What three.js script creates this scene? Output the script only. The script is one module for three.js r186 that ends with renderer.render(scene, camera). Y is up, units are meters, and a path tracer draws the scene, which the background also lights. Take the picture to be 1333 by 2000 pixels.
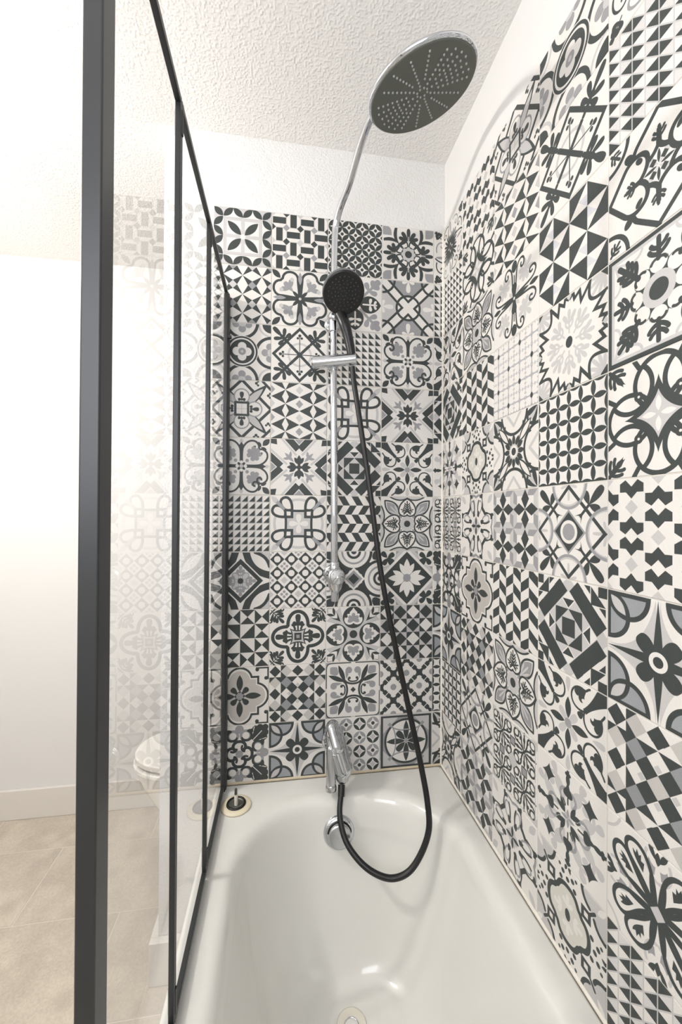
import * as THREE from 'three';
import { RoundedBoxGeometry } from 'three/addons/geometries/RoundedBoxGeometry.js';
import { mergeGeometries } from 'three/addons/utils/BufferGeometryUtils.js';
import { RectAreaLightUniformsLib } from 'three/addons/lights/RectAreaLightUniformsLib.js';

// ---------------------------------------------------------------- camera, light, exposure
const scene = new THREE.Scene();
const RIM = 0.575;                                        // height of the bathtub rim; the floor is y = 0
const camera = new THREE.PerspectiveCamera(104.68, 1333 / 2000, 0.02, 50);
camera.rotation.order = 'YXZ';
camera.position.set(-0.53637, 0.84136 + RIM, 1.26965);
camera.rotation.set(0.00514, -0.14851, 0.00573);
const renderer = new THREE.WebGLRenderer({ antialias: true });
renderer.toneMapping = THREE.LinearToneMapping;
renderer.toneMappingExposure = 1.22;
renderer.shadowMap.enabled = true;
RectAreaLightUniformsLib.init();
scene.background = new THREE.Color(0x11131a);
const LAMP = { x: -1.72, y: 1.69 + RIM, z: 0.44, candela: 1.02, colour: 0xfffaf4 };   // three bulbs under the ceiling
const DAY = { x: -0.95, y: 1.28 + RIM, z: 1.88, w: 1.1, h: 0.9, nits: 3.0, colour: 0xf0f4ff };   // frosted window behind the photographer
const daylight = new THREE.RectAreaLight(DAY.colour, DAY.nits, DAY.w, DAY.h);
daylight.position.set(DAY.x, DAY.y, DAY.z - 0.012); daylight.lookAt(DAY.x, DAY.y, 0); daylight.castShadow = true; scene.add(daylight);

// ---------------------------------------------------------------- helpers
const V = (x, y, z) => new THREE.Vector3(x, y, z);
const used = {};
const numbered = (n) => { used[n] = (used[n] || 0) + 1; return used[n] === 1 ? n : n + '_' + String(used[n] - 1).padStart(3, '0'); };
function mesh(name, geo, mat, parent, pos) { const m = new THREE.Mesh(geo, mat); m.name = name; m.castShadow = m.receiveShadow = true; if (pos) m.position.set(...pos); (parent || scene).add(m); return m; }
function struct(name, geo, mat, label, category) { const m = mesh(name, geo, mat); m.userData = { kind: 'structure', label, category }; return m; }
function thing(name, label, category, pos = [0, 0, 0], group) { const o = new THREE.Group(); o.name = numbered(name); o.position.set(...pos); o.userData = { label, category }; if (group) o.userData.group = group; scene.add(o); return o; }
const box = (x0, x1, y0, y1, z0, z1) => { const b = new THREE.BoxGeometry(x1 - x0, y1 - y0, z1 - z0); b.translate((x0 + x1) / 2, (y0 + y1) / 2, (z0 + z1) / 2); metric(b); return b; };
const rbox = (x0, x1, y0, y1, z0, z1, r = .003, s = 2) => { const b = new RoundedBoxGeometry(x1 - x0, y1 - y0, z1 - z0, s, r); b.translate((x0 + x1) / 2, (y0 + y1) / 2, (z0 + z1) / 2); return b; };
function metric(geo) {                                     // uv in metres from the dominant normal
  const p = geo.attributes.position, n = geo.attributes.normal, uv = new Float32Array(p.count * 2);
  for (let i = 0; i < p.count; i++) { const ax = Math.abs(n.getX(i)), ay = Math.abs(n.getY(i)), az = Math.abs(n.getZ(i)); const [u, v] = ay > ax && ay > az ? [p.getX(i), p.getZ(i)] : ax > az ? [p.getZ(i), p.getY(i)] : [p.getX(i), p.getY(i)]; uv[2 * i] = u; uv[2 * i + 1] = v; }
  geo.setAttribute('uv', new THREE.BufferAttribute(uv, 2)); return geo;
}
const merge = (list) => mergeGeometries(list.map((q) => { const h = q.index ? q.toNonIndexed() : q; for (const k of Object.keys(h.attributes)) if (!['position', 'normal', 'uv'].includes(k)) h.deleteAttribute(k); return h; }));
const cyl = (a, b, r0, r1 = r0, seg = 32) => { const d = b.clone().sub(a), L = d.length(), c = new THREE.CylinderGeometry(r1, r0, L, seg); c.applyQuaternion(new THREE.Quaternion().setFromUnitVectors(V(0, 1, 0), d.clone().normalize())); c.translate(...a.clone().add(b).multiplyScalar(.5).toArray()); return c; };
const lathe = (pts, a, dir, seg = 48) => { const l = new THREE.LatheGeometry(pts.map(([r, y]) => new THREE.Vector2(r, y)), seg); l.applyQuaternion(new THREE.Quaternion().setFromUnitVectors(V(0, 1, 0), dir.clone().normalize())); l.translate(a.x, a.y, a.z); return l; };
const tube = (pts, r, seg = 120, rad = 16) => new THREE.TubeGeometry(new THREE.CatmullRomCurve3(pts, false, 'centripetal'), seg, r, rad, false);
let seed = 7; const rnd = () => { seed = (seed * 16807) % 2147483647; return seed / 2147483647; };
// periodic lattice noise on an N x N texture
function noiseField(N, cells, s0) {
  let s = s0; const r = () => { s = (s * 16807) % 2147483647; return s / 2147483647; };
  const L = new Float32Array(cells * cells); for (let i = 0; i < L.length; i++) L[i] = r();
  const out = new Float32Array(N * N), f = (t) => t * t * (3 - 2 * t);
  for (let y = 0; y < N; y++) for (let x = 0; x < N; x++) { const u = x / N * cells, v = y / N * cells, i = Math.floor(u), j = Math.floor(v), a = f(u - i), b = f(v - j), i1 = (i + 1) % cells, j1 = (j + 1) % cells; out[y * N + x] = (L[j * cells + i] * (1 - a) + L[j * cells + i1] * a) * (1 - b) + (L[j1 * cells + i] * (1 - a) + L[j1 * cells + i1] * a) * b; }
  return out;
}
function dataTex(N, fn, repeat, srgb) {
  const d = new Uint8Array(N * N * 4); for (let i = 0; i < N * N; i++) { const c = fn(i); d[4 * i] = c[0]; d[4 * i + 1] = c[1]; d[4 * i + 2] = c[2]; d[4 * i + 3] = 255; }
  const t = new THREE.DataTexture(d, N, N); t.wrapS = t.wrapT = THREE.RepeatWrapping; t.magFilter = THREE.LinearFilter; t.minFilter = THREE.LinearMipmapLinearFilter; t.generateMipmaps = true; t.repeat.set(repeat, repeat); if (srgb) t.colorSpace = THREE.SRGBColorSpace; t.needsUpdate = true; return t;
}
// ---------------------------------------------------------------- printed cement-look tile patterns
const TD = '#404544', TG = '#969698', TL = '#bfbdbc', TW = '#dddad5', TB = '#989b9f';
let g;                                                     // 2D context, tile space: x right, y down, -1..1
const bg = (c) => { g.fillStyle = c; g.fillRect(-1.02, -1.02, 2.04, 2.04); };
const rc = (x, y, w, h, c) => { g.fillStyle = c; g.fillRect(x, y, w, h); };
const fp = (d, c) => { g.fillStyle = c; g.fill(new Path2D(d)); };
const ln = (d, w, c, cap = 'round') => { g.strokeStyle = c; g.lineWidth = w; g.lineCap = cap; g.lineJoin = cap === 'butt' ? 'miter' : 'round'; g.stroke(new Path2D(d)); };
const poly = (c, ...p) => { g.fillStyle = c; g.beginPath(); for (let i = 0; i < p.length; i += 2) i ? g.lineTo(p[i], p[i + 1]) : g.moveTo(p[0], p[1]); g.closePath(); g.fill(); };
const circ = (x, y, r, c) => { g.fillStyle = c; g.beginPath(); g.arc(x, y, r, 0, 7); g.fill(); };
const ring = (x, y, r, w, c) => { g.strokeStyle = c; g.lineWidth = w; g.beginPath(); g.arc(x, y, r, 0, 7); g.stroke(); };
const ell = (x, y, rx, ry, a, c, w) => { g.beginPath(); g.ellipse(x, y, rx, ry, a * Math.PI / 180, 0, 7); if (w) { g.strokeStyle = c; g.lineWidth = w; g.stroke(); } else { g.fillStyle = c; g.fill(); } };
const dia = (x, y, rx, ry, c) => poly(c, x - rx, y, x, y - ry, x + rx, y, x, y + ry);
const at = (x, y, a, fn, s = 1) => { g.save(); g.translate(x, y); g.rotate(a * Math.PI / 180); g.scale(s, s); fn(); g.restore(); };
const rot = (n, fn, off = 0) => { for (let i = 0; i < n; i++) { g.save(); g.rotate(off * Math.PI / 180 + i * 2 * Math.PI / n); fn(i); g.restore(); } };
const mir = (fn) => { fn(); g.save(); g.scale(-1, 1); fn(); g.restore(); };
const swap = (fn) => { fn(); g.save(); g.transform(0, 1, 1, 0, 0, 0); fn(); g.restore(); };   // and its mirror image across the diagonal
const leaf = (x, y, L, w, a, c) => at(x, y, a, () => { g.fillStyle = c; g.beginPath(); g.moveTo(0, 0); g.quadraticCurveTo(L / 2, w, L, 0); g.quadraticCurveTo(L / 2, -w, 0, 0); g.fill(); });
const drop = (x, y, L, w, a, c) => at(x, y, a, () => { g.fillStyle = c; g.beginPath(); g.moveTo(0, 0); g.bezierCurveTo(L * .45, w * 1.25, L * 1.04, w * 1.3, L, 0); g.bezierCurveTo(L * 1.04, -w * 1.3, L * .45, -w * 1.25, 0, 0); g.fill(); });
const fan = (x, y, a, n, spread, L, w, c) => { for (let i = 0; i < n; i++) { const t = n > 1 ? (i / (n - 1) - .5) : 0; drop(x, y, L * (1 - .28 * Math.abs(t * 2)), w, a + t * spread, c); } };
const lf2 = (x0, y0, x1, y1, w, c) => leaf(x0, y0, Math.hypot(x1 - x0, y1 - y0), w, Math.atan2(y1 - y0, x1 - x0) * 180 / Math.PI, c);
// a leafy sprig standing on (x, y) and growing towards angle a: a spine with pairs of lobes
const sprig = (x, y, a, L, w, c, n = 3) => at(x, y, a, () => { ln(`M0 0L${L * .8} 0`, w * .55, c); for (let i = 0; i < n; i++) { const t = .18 + .5 * i / n; for (const s of [-1, 1]) drop(L * t, 0, L * (.52 - .22 * i / n), w, s * (58 - 12 * i / n), c); } drop(L * .55, 0, L * .48, w * 1.1, 0, c); });
// a branch with separate finger-like lobes
const tree = (x, y, a, L, w, c, n = 3, sp = 48, k = .34) => at(x, y, a, () => { ln(`M0 0L${L} 0`, w, c); for (let i = 0; i < n; i++) { const t = L * (.18 + .62 * i / n), q = L * k * (1 - .35 * i / n), r = sp * Math.PI / 180; for (const s of [1, -1]) ln(`M${t} 0Q${t + q * .35 * Math.cos(r)} ${s * q * .75 * Math.sin(r)} ${t + q * Math.cos(r)} ${s * q * Math.sin(r)}`, w * .9, c); } });
const HST = (x, y, s, k, c) => { const p = [[x, y], [x + s, y], [x + s, y + s], [x, y + s]]; const q = [0, 1, 2].map((i) => p[(k + i) % 4]).flat(); poly(c, ...q); };
const PAT = {
  leafborder() {
    bg(TL); const n = []; const side = [];
    for (let i = 0; i < 6; i++) side.push([-1 + i / 3, i % 2 ? -.7 : (i ? -1 : -1)]);
    for (let k = 0; k < 4; k++) for (const [x, y] of side) { const a = k * Math.PI / 2; const X = x, Y = (X === -1) ? -1 : y; n.push([X * Math.cos(a) - Y * Math.sin(a), X * Math.sin(a) + Y * Math.cos(a)]); }
    poly(TW, ...n.flat());
    rot(4, () => { for (let i = 0; i < 6; i++) { const f = (k) => [-1 + k / 3, k % 2 ? -.68 : -1]; const a = f(i), b = f(i + 1); if (i === 0) lf2(-.98, -.98, -.68, -.68, .22, TD); else if (i < 5) lf2(...a, ...b, .22, TD); } });
    rc(-.66, -.66, 1.32, 1.32, TG); rc(-.65, -.65, 1.3, 1.3, TL); rc(-.55, -.55, 1.1, 1.1, TW);
    rot(4, () => { fan(0, -.08, -90, 3, 80, .34, .06, TL); drop(0, -.1, .5, .07, -90, TL); });
    rot(4, () => leaf(.06, .06, .66, .26, 45, TD));
  },
  weave() {
    bg(TW);
    for (let i = 0; i < 5; i++) for (let j = 0; j < 5; j++) {
      const x = -1 + i * .5 - .0, y = -1 + j * .5;
      if ((i + j) % 2) { rc(x - .115 + .25, y - .235 + .25, .23, .47, TD); } else { rc(x - .235 + .25, y - .115 + .25, .47, .23, TD); }
      const X = x + .25, Y = y + .25; ln(`M${X - .12} ${Y - .25}L${X + .12} ${Y - .25}L${X + .25} ${Y - .12}L${X + .25} ${Y + .12}`, .02, TL);
    }
    for (let i = 0; i < 5; i++) for (let j = 0; j < 5; j++) dia(-1 + i * .5, -1 + j * .5, .125, .125, (i + j) % 2 ? TD : (j % 2 ? TG : TL));
  },
  petals() {
    bg(TW); const h = .25;
    for (let i = 0; i < 8; i++) for (let j = 0; j < 8; j++) { const x = -1 + i * h, y = -1 + j * h; if ((i + j) % 2) lf2(x, y, x + h, y + h, .16, TD); else lf2(x + h, y, x, y + h, .16, TD); }
    for (let i = 0; i <= 8; i++) for (let j = 0; j <= 8; j++) if ((i + j) % 2 === 0) circ(-1 + i * h, -1 + j * h, .058, TD);
  },
  palmette() {
    bg(TW);
    rot(4, () => { fp('M.66 .66L.98 .66C1 .8 1 .98 .98 .98L.8 .98C.68 .96 .64 .8 .66 .66Z', TG); });
    rot(4, () => {
      swap(() => fp('M.18 .18C.38 .36 .5 .5 .43 .96L.53 .96C.64 .68 .56 .52 .42 .4C.34 .32 .26 .24 .22 .16Z', TD));
      mir(() => { ln('M.03 -.28C.02 -.44 .1 -.52 .2 -.5C.3 -.46 .32 -.32 .24 -.26', .055, TD); ln('M.03 -.22L.03 -.34', .05, TD); });
      drop(0, -.5, .47, .075, -90, TD); for (const s of [1, -1]) { drop(s * .02, -.5, .4, .08, -90 + s * 36, TD); drop(s * .03, -.5, .36, .075, -90 + s * 72, TD); drop(s * .04, -.48, .36, .06, -90 + s * 112, TD); } ln('M0 -.46L0 -.66', .03, TL);
    });
    ring(0, 0, .26, .05, TD); circ(0, 0, .23, TL); rot(8, () => circ(.21, 0, .07, TL)); circ(0, 0, .135, TD);
  },
  stars() {
    bg(TD); const s = 2 / 3;
    for (let i = -1; i < 3; i++) for (let j = -1; j < 4; j++) {
      const x = -1 + (i + .5) * s, y = -1 + (j + .5) * s;
      dia(x + s / 2, y, s / 2, .19, TW); dia(x, y + s / 2, .19, s / 2, TW);
      poly((i + j) % 2 ? TG : TL, x + s / 2 - .145, y + s / 2, x + s / 2, y + s / 2 - .145, x + s / 2 + .145, y + s / 2, x + s / 2, y + s / 2 + .145);
    }
  },
  clover() {
    bg(TW);
    rot(4, () => { leaf(.7, .7, .42, .2, 45, TD); });
    rot(4, () => {
      ln('M.03 .03C.4 .04 .5 .08 .72 .08C1.02 .12 1.02 .6 .7 .62C.68 .64 .64 .68 .62 .7C.6 1.02 .12 1.02 .08 .72C.08 .5 .04 .4 .03 .03', .085, TD);
      at(.24, .24, 45, () => { drop(0, 0, .46, .1, 0, TG); for (const s of [1, -1]) { drop(.14, 0, .34, .09, s * 48, TG); circ(.34, s * .27, .075, TL); } });
    });
    rot(4, () => { leaf(.08, 0, .86, .13, 0, TD); leaf(.5, 0, .46, .14, 0, TG); });
    rot(4, () => leaf(.03, .03, .34, .12, 45, TD)); circ(0, 0, .05, TL);
  },
  discs() {
    bg(TW);
    rot(4, () => { at(.2, .2, 45, () => { ln('M0 0L.6 0', .1, TG); for (const s of [1, -1]) { drop(.42, 0, .34, .1, s * 62, TG); drop(.6, 0, .3, .1, s * 35, TG); } drop(.6, 0, .42, .12, 0, TG); }); });
    rot(4, () => { fp('M.97 0C.8 -.34 .5 -.36 .36 -.28C.24 -.2 .2 -.08 .12 0C.2 .08 .24 .2 .36 .28C.5 .36 .8 .34 .97 0Z', TD); ln('M.3 0L.8 0', .06, TW); for (const s of [1, -1]) { drop(.55, 0, .24, .06, s * 80, TW); drop(.7, 0, .18, .05, s * 60, TW); } });
    circ(0, 0, .1, TD);
  },
  straps() {
    bg(TL); poly(TG, -1, -1, 1, -1, 0, 0); poly(TG, -1, 1, 1, 1, 0, 0); poly(TL, -1, -1, -1, 1, 0, 0);
    rot(4, () => { drop(0, -1, .42, .09, 90, TW); fan(0, -1, 90, 3, 150, .34, .06, TW); });
    circ(0, 0, .45, TW);
    rot(4, () => ln('M0 0L1.1 1.1', .42, TD, 'butt')); rot(4, () => ln('M-.1 -.1L1.1 1.1', .25, TW, 'butt'));
    ring(0, 0, .45, .085, TD); rot(4, () => ring(1, 1, .47, .085, TD));
  },
  interlace() {
    bg(TW);
    rot(4, () => { ring(1, 1, .42, .07, TL); circ(1, 1, .3, TD); });
    rot(4, () => { circ(0, -1.02, .58, TD); circ(0, -1.02, .475, TW); for (const a of [15, 90, 165]) at(0, -1.02, a, () => circ(.22, 0, .13, TG)); circ(0, -1.02, .14, TL); });
    rot(4, () => ln('M.56 -.86C.56 -.6 .6 -.56 .86 -.56', .02, TW));
    circ(0, 0, .56, TW); circ(0, 0, .535, TD); ring(0, 0, .45, .05, TW); rot(4, () => circ(.18, 0, .15, TW)); circ(0, 0, .13, TG); circ(0, 0, .05, TL);
  },
  crossdiamond() {
    bg(TW);
    rot(4, () => { at(.46, .46, 45, () => { ln('M0 0L.25 0', .12, TD); for (const [q, m] of [[-92, .3], [-50, .36], [50, .36], [92, .3]]) drop(.12 + .05 * Math.cos(q / 57), 0, m, .07, q, TD); drop(.22, 0, .46, .085, 0, TD); ln('M-.1 0L.3 0', .09, TD); }); });
    ln('M0 -.93L.93 0L0 .93L-.93 0Z', .095, TD, 'butt');
    ring(0, 0, .4, .075, TL);
    rot(4, () => { ln('M0 0L.36 .36', .1, TD, 'butt'); ln('M0 0L0 -.66', .028, TD); circ(0, -.69, .055, TD); circ(-.07, -.6, .045, TD); circ(.07, -.6, .045, TD); });
  },
  sawteeth() { bg(TW); for (let i = 0; i < 8; i++) for (let j = 0; j < 8; j++) { const x = -1 + i * .25, y = -1 + j * .25; poly(TD, x + .02, y + .02, x + .02, y + .23, x + .23, y + .23); } for (let i = 0; i <= 8; i++) { rc(-1, -1 + i * .25 - .008, 2, .016, TL); rc(-1 + i * .25 - .008, -1, .016, 2, TL); } },
  flags() { g.scale(-1, 1); PAT.sawteeth(); },
  flagsalternate() { bg(TW); for (let i = 0; i < 8; i++) for (let j = 0; j < 8; j++) { const x = -1 + i * .25, y = -1 + j * .25; i % 2 ? poly(TD, x, y, x + .25, y, x + .25, y + .25) : poly(TD, x, y, x, y + .25, x + .25, y + .25); if ((i + j) % 3 === 0) i % 2 ? poly('#cfcdcb', x, y, x, y + .25, x + .25, y + .25) : poly('#cfcdcb', x, y, x + .25, y, x + .25, y + .25); ln(`M${x} ${y}L${x + .25} ${y + .25}`, .022, TL); } for (let i = 0; i <= 8; i++) rc(-1 + i * .25 - .011, -1, .022, 2, TL); },
  flagsmirrored() { g.scale(-1, 1); PAT.flagsalternate(); },
  scrollcross() {
    bg(TW);
    rot(4, () => {
      at(.44, .44, 45, () => { for (const a of [-150, -105, 0, 105, 150, 50, -50]) drop(0, 0, .26, .085, a, TG); circ(0, 0, .1, TG); });
      circ(.2, .2, .06, TG); drop(0, -.98, .16, .07, 90, TL);
      fp('M-.06 -.16L.06 -.16C.05 -.4 .06 -.6 .1 -.7L0 -.86L-.1 -.7C-.06 -.6 -.05 -.4 -.06 -.16Z', TD);
      mir(() => ln('M.04 -.62C.14 -.86 .3 -.93 .44 -.9C.66 -.84 .66 -.54 .48 -.55C.38 -.56 .38 -.7 .47 -.7', .065, TD));
      at(.68, .68, 45, () => { leaf(.08, 0, .34, .2, 0, TD); for (const s of [1, -1]) { leaf(0, 0, .22, .1, s * 70, TD); ln(`M-.08 0C0 ${s * .1} .02 ${s * .22} -.02 ${s * .34}`, .04, TD); } });
    });
    rc(-.15, -.15, .3, .3, TW); rc(-.13, -.13, .26, .26, TD); rot(4, () => circ(.14, 0, .06, TW)); circ(0, 0, .07, TL);
  },
  clubs() {
    bg(TW);
    rot(4, () => { ln('M0 -1.02L-1.02 0', .1, TD, 'butt'); ln('M-.7 -1.02L-1.02 -.7', .09, TD, 'butt'); });
    rot(4, () => { for (const [x, y] of [[-.5, -.92], [-.92, -.5]]) { circ(x, y, .05, TD); circ(x - .07, y - .06, .04, TD); circ(x + .07, y - .06, .04, TD); } });
    rot(4, () => { fp('M.2 .2C.3 .12 .56 .14 .9 .9C.14 .56 .12 .3 .2 .2Z', TD); fp('M.2 .2C.3 .16 .56 .26 .74 .74C.26 .56 .16 .3 .2 .2Z', TL); });
    rot(4, () => { circ(0, -.44, .28, TG); circ(0, -.44, .235, TW); drop(0, -.34, .26, .075, -90, TD); for (const s of [1, -1]) drop(0, -.34, .13, .055, -90 + s * 100, TD); ln('M0 -.3L0 -.36', .05, TD); });
    rc(-.26, -.26, .52, .52, TD); rc(-.18, -.18, .36, .36, TW); rc(-.18, -.012, .36, .024, TL); rc(-.012, -.18, .024, .36, TL);
  },
  rhombs() {
    bg(TW);
    for (let i = 0; i < 2; i++) for (let j = -1; j < 5; j++) { const x = -.5 + i, y = -.5 + j * .5; dia(x, y, .5, .25, TD); dia(x, y, .12, .25, TW); }
    for (let i = 0; i < 3; i++) for (let j = 0; j < 5; j++) dia(-1 + i, -.75 + j * .5, .135, .15, (i + j) % 2 ? TL : TG);
  },
  knots() {
    bg(TW); ring(0, 0, .86, .09, TL);
    rot(4, () => fp('M.66 .66C.7 .9 .82 .96 .98 .98C.96 .82 .9 .7 .66 .66Z', TL));
    poly(TL, -.2, -.5, .2, -.5, .2, -.2, .5, -.2, .5, .2, .2, .2, .2, .5, -.2, .5, -.2, .2, -.5, .2, -.5, -.2, -.2, -.2); rot(4, () => drop(0, 0, .34, .1, 0, TW));
    rot(4, () => {
      fp('M.26 .26C.4 .22 .66 .2 .8 .3C.9 .4 .9 .54 .78 .6C.7 .64 .62 .62 .56 .56C.62 .62 .64 .7 .6 .78C.54 .9 .4 .9 .3 .8C.2 .66 .22 .4 .26 .26Z', TW);
      ln('M.24 .5L.24 .24L.5 .24C.8 .22 1 .36 .92 .54C.86 .68 .68 .68 .56 .54M.24 .5C.22 .8 .36 1 .54 .92C.68 .86 .68 .68 .54 .56', .095, TD, 'butt');
      ln('M.22 .5C.3 .48 .42 .46 .5 .5M.5 .22C.48 .3 .46 .42 .5 .5', .09, TD, 'butt');
      ln('M.42 .42L.78 .78', .12, TG, 'butt');
    });
    rot(4, () => ln('M-.5 -.5C-.24 -.44 .24 -.44 .5 -.5', .085, TD, 'butt'));
  },
  saltire() {
    bg(TW);
    rot(4, () => {
      poly(TL, -.66, -1, .66, -1, .04, -.3, 0, -.26, -.04, -.3); poly(TW, -.56, -1, .56, -1, 0, -.38);
      poly(TD, -.52, -1, -.2, -1, 0, -.78, .2, -1, .52, -1, .12, -.56, 0, -.68, -.12, -.56); poly(TG, -.17, -1, .17, -1, 0, -.82);
      dia(0, -.4, .13, .1, TW);
      poly(TD, -1, -1, -.8, -1, -.78, -.8, -1, -.84);
    });
    rot(4, () => at(.2, .2, 45, () => { leaf(-.02, 0, .46, .12, 0, TG); leaf(.16, 0, .26, .1, 48, TG); leaf(.16, 0, .26, .1, -48, TG); }));
    rot(4, () => { leaf(.02, 0, .42, .16, 0, TD); leaf(.1, 0, .3, .14, 34, TD); leaf(.1, 0, .3, .14, -34, TD); ln('M0 0L.2 0', .09, TD); }); circ(0, 0, .08, TD);
  },
  squares() {
    bg(TW);
    rot(4, () => {
      poly(TD, -1, -1, -.8, -1, -.8, -.8, -1, -.8); poly(TL, -.8, -1, -.6, -1, -.8, -.8);
      poly(TD, -.62, -.98, -.62, -.62, -.98, -.62); poly(TD, -.42, -.98, -.24, -.98, -.42, -.8); poly(TD, -.98, -.42, -.98, -.24, -.8, -.42); poly(TL, -.62, -.62, -.42, -.82, -.42, -.62);
    });
    dia(0, 0, 1.08, 1.08, TL); dia(0, 0, .78, .78, TW);
    rot(4, () => { poly(TD, .03, -.77, .26, -1, 1, -.26, .77, -.03); poly(TW, .26, -1.01, 1.01, -.26, 1.01, -1.01); poly(TD, .62, -.98, .62, -.62, .98, -.62); poly(TD, 1, -1, .8, -1, .8, -.8, 1, -.8); poly(TD, .44, -.98, .6, -.98, .6, -.82); poly(TD, .98, -.44, .98, -.6, .82, -.6); });
    rc(-.39, -.39, .78, .78, TD); dia(0, 0, .39, .39, TL); rc(-.19, -.19, .38, .38, TD);
    rot(4, () => { poly(TD, -.17, -.6, .17, -.6, 0, -.42); poly(TL, -.38, -.39, 0, -.39, -.19, -.58); poly(TL, .38, -.39, 0, -.39, .19, -.58); });
  },
  cornerscroll() {
    bg(TW);
    rot(4, () => {
      fp('M-1 -1L-.78 -1C-.68 -.8 -.56 -.62 -.42 -.5L-.5 -.42C-.62 -.56 -.8 -.68 -1 -.78Z', TD);
      swap(() => { ln('M-.46 -.46C-.28 -.4 -.1 -.48 -.1 -.66C-.1 -.82 -.26 -.92 -.4 -.9C-.54 -.86 -.5 -.92 -.6 -.96', .045, TD); fp('M-.5 -.9C-.4 -.94 -.22 -.9 -.18 -.78C-.2 -.72 -.26 -.68 -.3 -.72C-.28 -.64 -.36 -.58 -.42 -.62C-.34 -.66 -.4 -.72 -.46 -.7C-.44 -.78 -.5 -.82 -.5 -.9Z', TD); });
      drop(-.42, -.42, .18, .075, 45, TD);
      drop(0, -.66, .32, .07, -90, TL); drop(0, 0, .36, .085, 45, TL);
      leaf(0, -.1, .46, .17, -90, TD);
    });
    circ(0, 0, .1, TG);
  },
  chevrons() { bg(TW); const w = 1 / 3; for (let i = 0; i < 6; i++) for (let j = -1; j < 5; j++) { const x = -1 + i * w, s = i % 2 ? 1 : -1, y = -1 + j * .5 + (i % 2 ? 0 : .25), d = .2; poly(TD, x, y - s * d / 2, x + w, y + s * d / 2, x + w, y + .25 + s * d / 2, x, y + .25 - s * d / 2); } },
  chevronsflat() { g.rotate(Math.PI / 2); PAT.chevrons(); },
  orchid() {
    bg(TW);
    rot(4, () => { fp('M-.66 -1C-.3 -.82 .3 -.82 .66 -1Z', TL); ln('M-.66 -1C-.4 -.84 -.16 -.86 0 -.96C.16 -.86 .4 -.84 .66 -1', .05, TD); });
    rot(4, () => { fp('M.12 .12C.5 .12 .86 .3 .86 .86C.3 .86 .12 .5 .12 .12Z', TW); fp('M.2 .2C.5 .2 .8 .42 .8 .8C.42 .8 .2 .5 .2 .2Z', TG); ln('M.3 .3C.6 .3 .86 .4 .86 .86C.4 .86 .3 .6 .3 .3', .055, TD); at(.3, .3, 45, () => fan(0, 0, 0, 5, 80, .5, .03, TL)); });
    rot(4, () => {
      fp('M0 -.94C.3 -.8 .38 -.5 .3 -.38C.22 -.26 .04 -.26 0 -.34C-.04 -.26 -.22 -.26 -.3 -.38C-.38 -.5 -.3 -.8 0 -.94Z', TW); ln('M0 -.94C.3 -.8 .38 -.5 .3 -.38C.22 -.26 .04 -.26 0 -.34C-.04 -.26 -.22 -.26 -.3 -.38C-.38 -.5 -.3 -.8 0 -.94Z', .055, TD);
      tree(0, -.46, -90, .38, .045, TD, 3, 48, .42); for (const s of [1, -1]) { tree(0, -.46, -90 + s * 72, .24, .04, TD, 2, 48, .5); ln(`M0 -.46L${s * .13} -.36`, .04, TD); }
    });
    circ(0, 0, .28, TL); circ(0, 0, .12, TD);
  },
  lensdiamond() {
    bg(TW); rot(4, () => { poly(TG, 1, 1, .6, 1, 1, .6); fan(1, 1, 225, 3, 60, .4, .06, TL); });
    rot(4, () => { fp('M.06 -1L.32 -1C.4 -.6 .6 -.4 1 -.32L1 -.06C.44 -.2 .2 -.44 .06 -1Z', TD); fp('M.36 -1L.54 -1C.8 -.86 .9 -.76 1 -.54L1 -.36C.64 -.44 .44 -.64 .36 -1Z', TW); ln('M.5 -1C.8 -.9 .94 -.76 1 -.5', .11, TD); });
    dia(0, 0, .84, .84, TW); dia(0, 0, .78, .78, TD); dia(0, 0, .58, .58, TW);
    rot(4, () => { sprig(0, -.1, -90, .42, .06, TG, 2); at(0, 0, 45, () => { ell(.24, 0, .15, .11, 0, TG); ell(.24, 0, .12, .08, 0, TL); }); }); circ(0, 0, .1, TD);
  },
  dotdiamonds() {
    bg(TW);
    for (let i = 0; i < 4; i++) for (let j = 0; j < 4; j++) { const x = -.75 + i * .5, y = -.75 + j * .5; dia(x, y, .25, .25, TD); circ(x, y, .115, TW); }
    for (let i = 0; i < 5; i++) for (let j = 0; j < 5; j++) { const x = -1 + i * .5, y = -1 + j * .5; if ((i + j) % 2) dia(x, y, .13, .13, TL); else rot(1, () => { for (const [a, b] of [[.09, 0], [-.09, 0], [0, .09], [0, -.09]]) circ(x + a, y + b, .05, TG); }); }
  },
  ripples() {
    bg(TD); rot(4, () => { fp('M.6 -.6C.7 -.4 .8 -.5 1 -.62L1 -1L.62 -1C.5 -.8 .4 -.7 .6 -.6Z', TW); fp('M.72 -.72C.8 -.66 .9 -.7 1 -.76L1 -1L.76 -1C.7 -.9 .66 -.8 .72 -.72Z', TD); });
    rot(4, () => { fp('M.1 -.4C.2 -.2 .2 -.2 .4 -.1L.1 .1L0 0Z', TW); });
    rot(4, () => { circ(0, -1, .7, TD); circ(0, -1, .6, TW); circ(0, -1, .47, TG); circ(0, -1, .4, TW); circ(0, -1, .27, TD); circ(0, -1, .18, TW); circ(0, -1, .1, TD); });
    dia(0, 0, .42, .42, TW); dia(0, 0, .32, .32, TG); dia(0, 0, .2, .2, TD);
  },
  flowerdiamond() {
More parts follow.
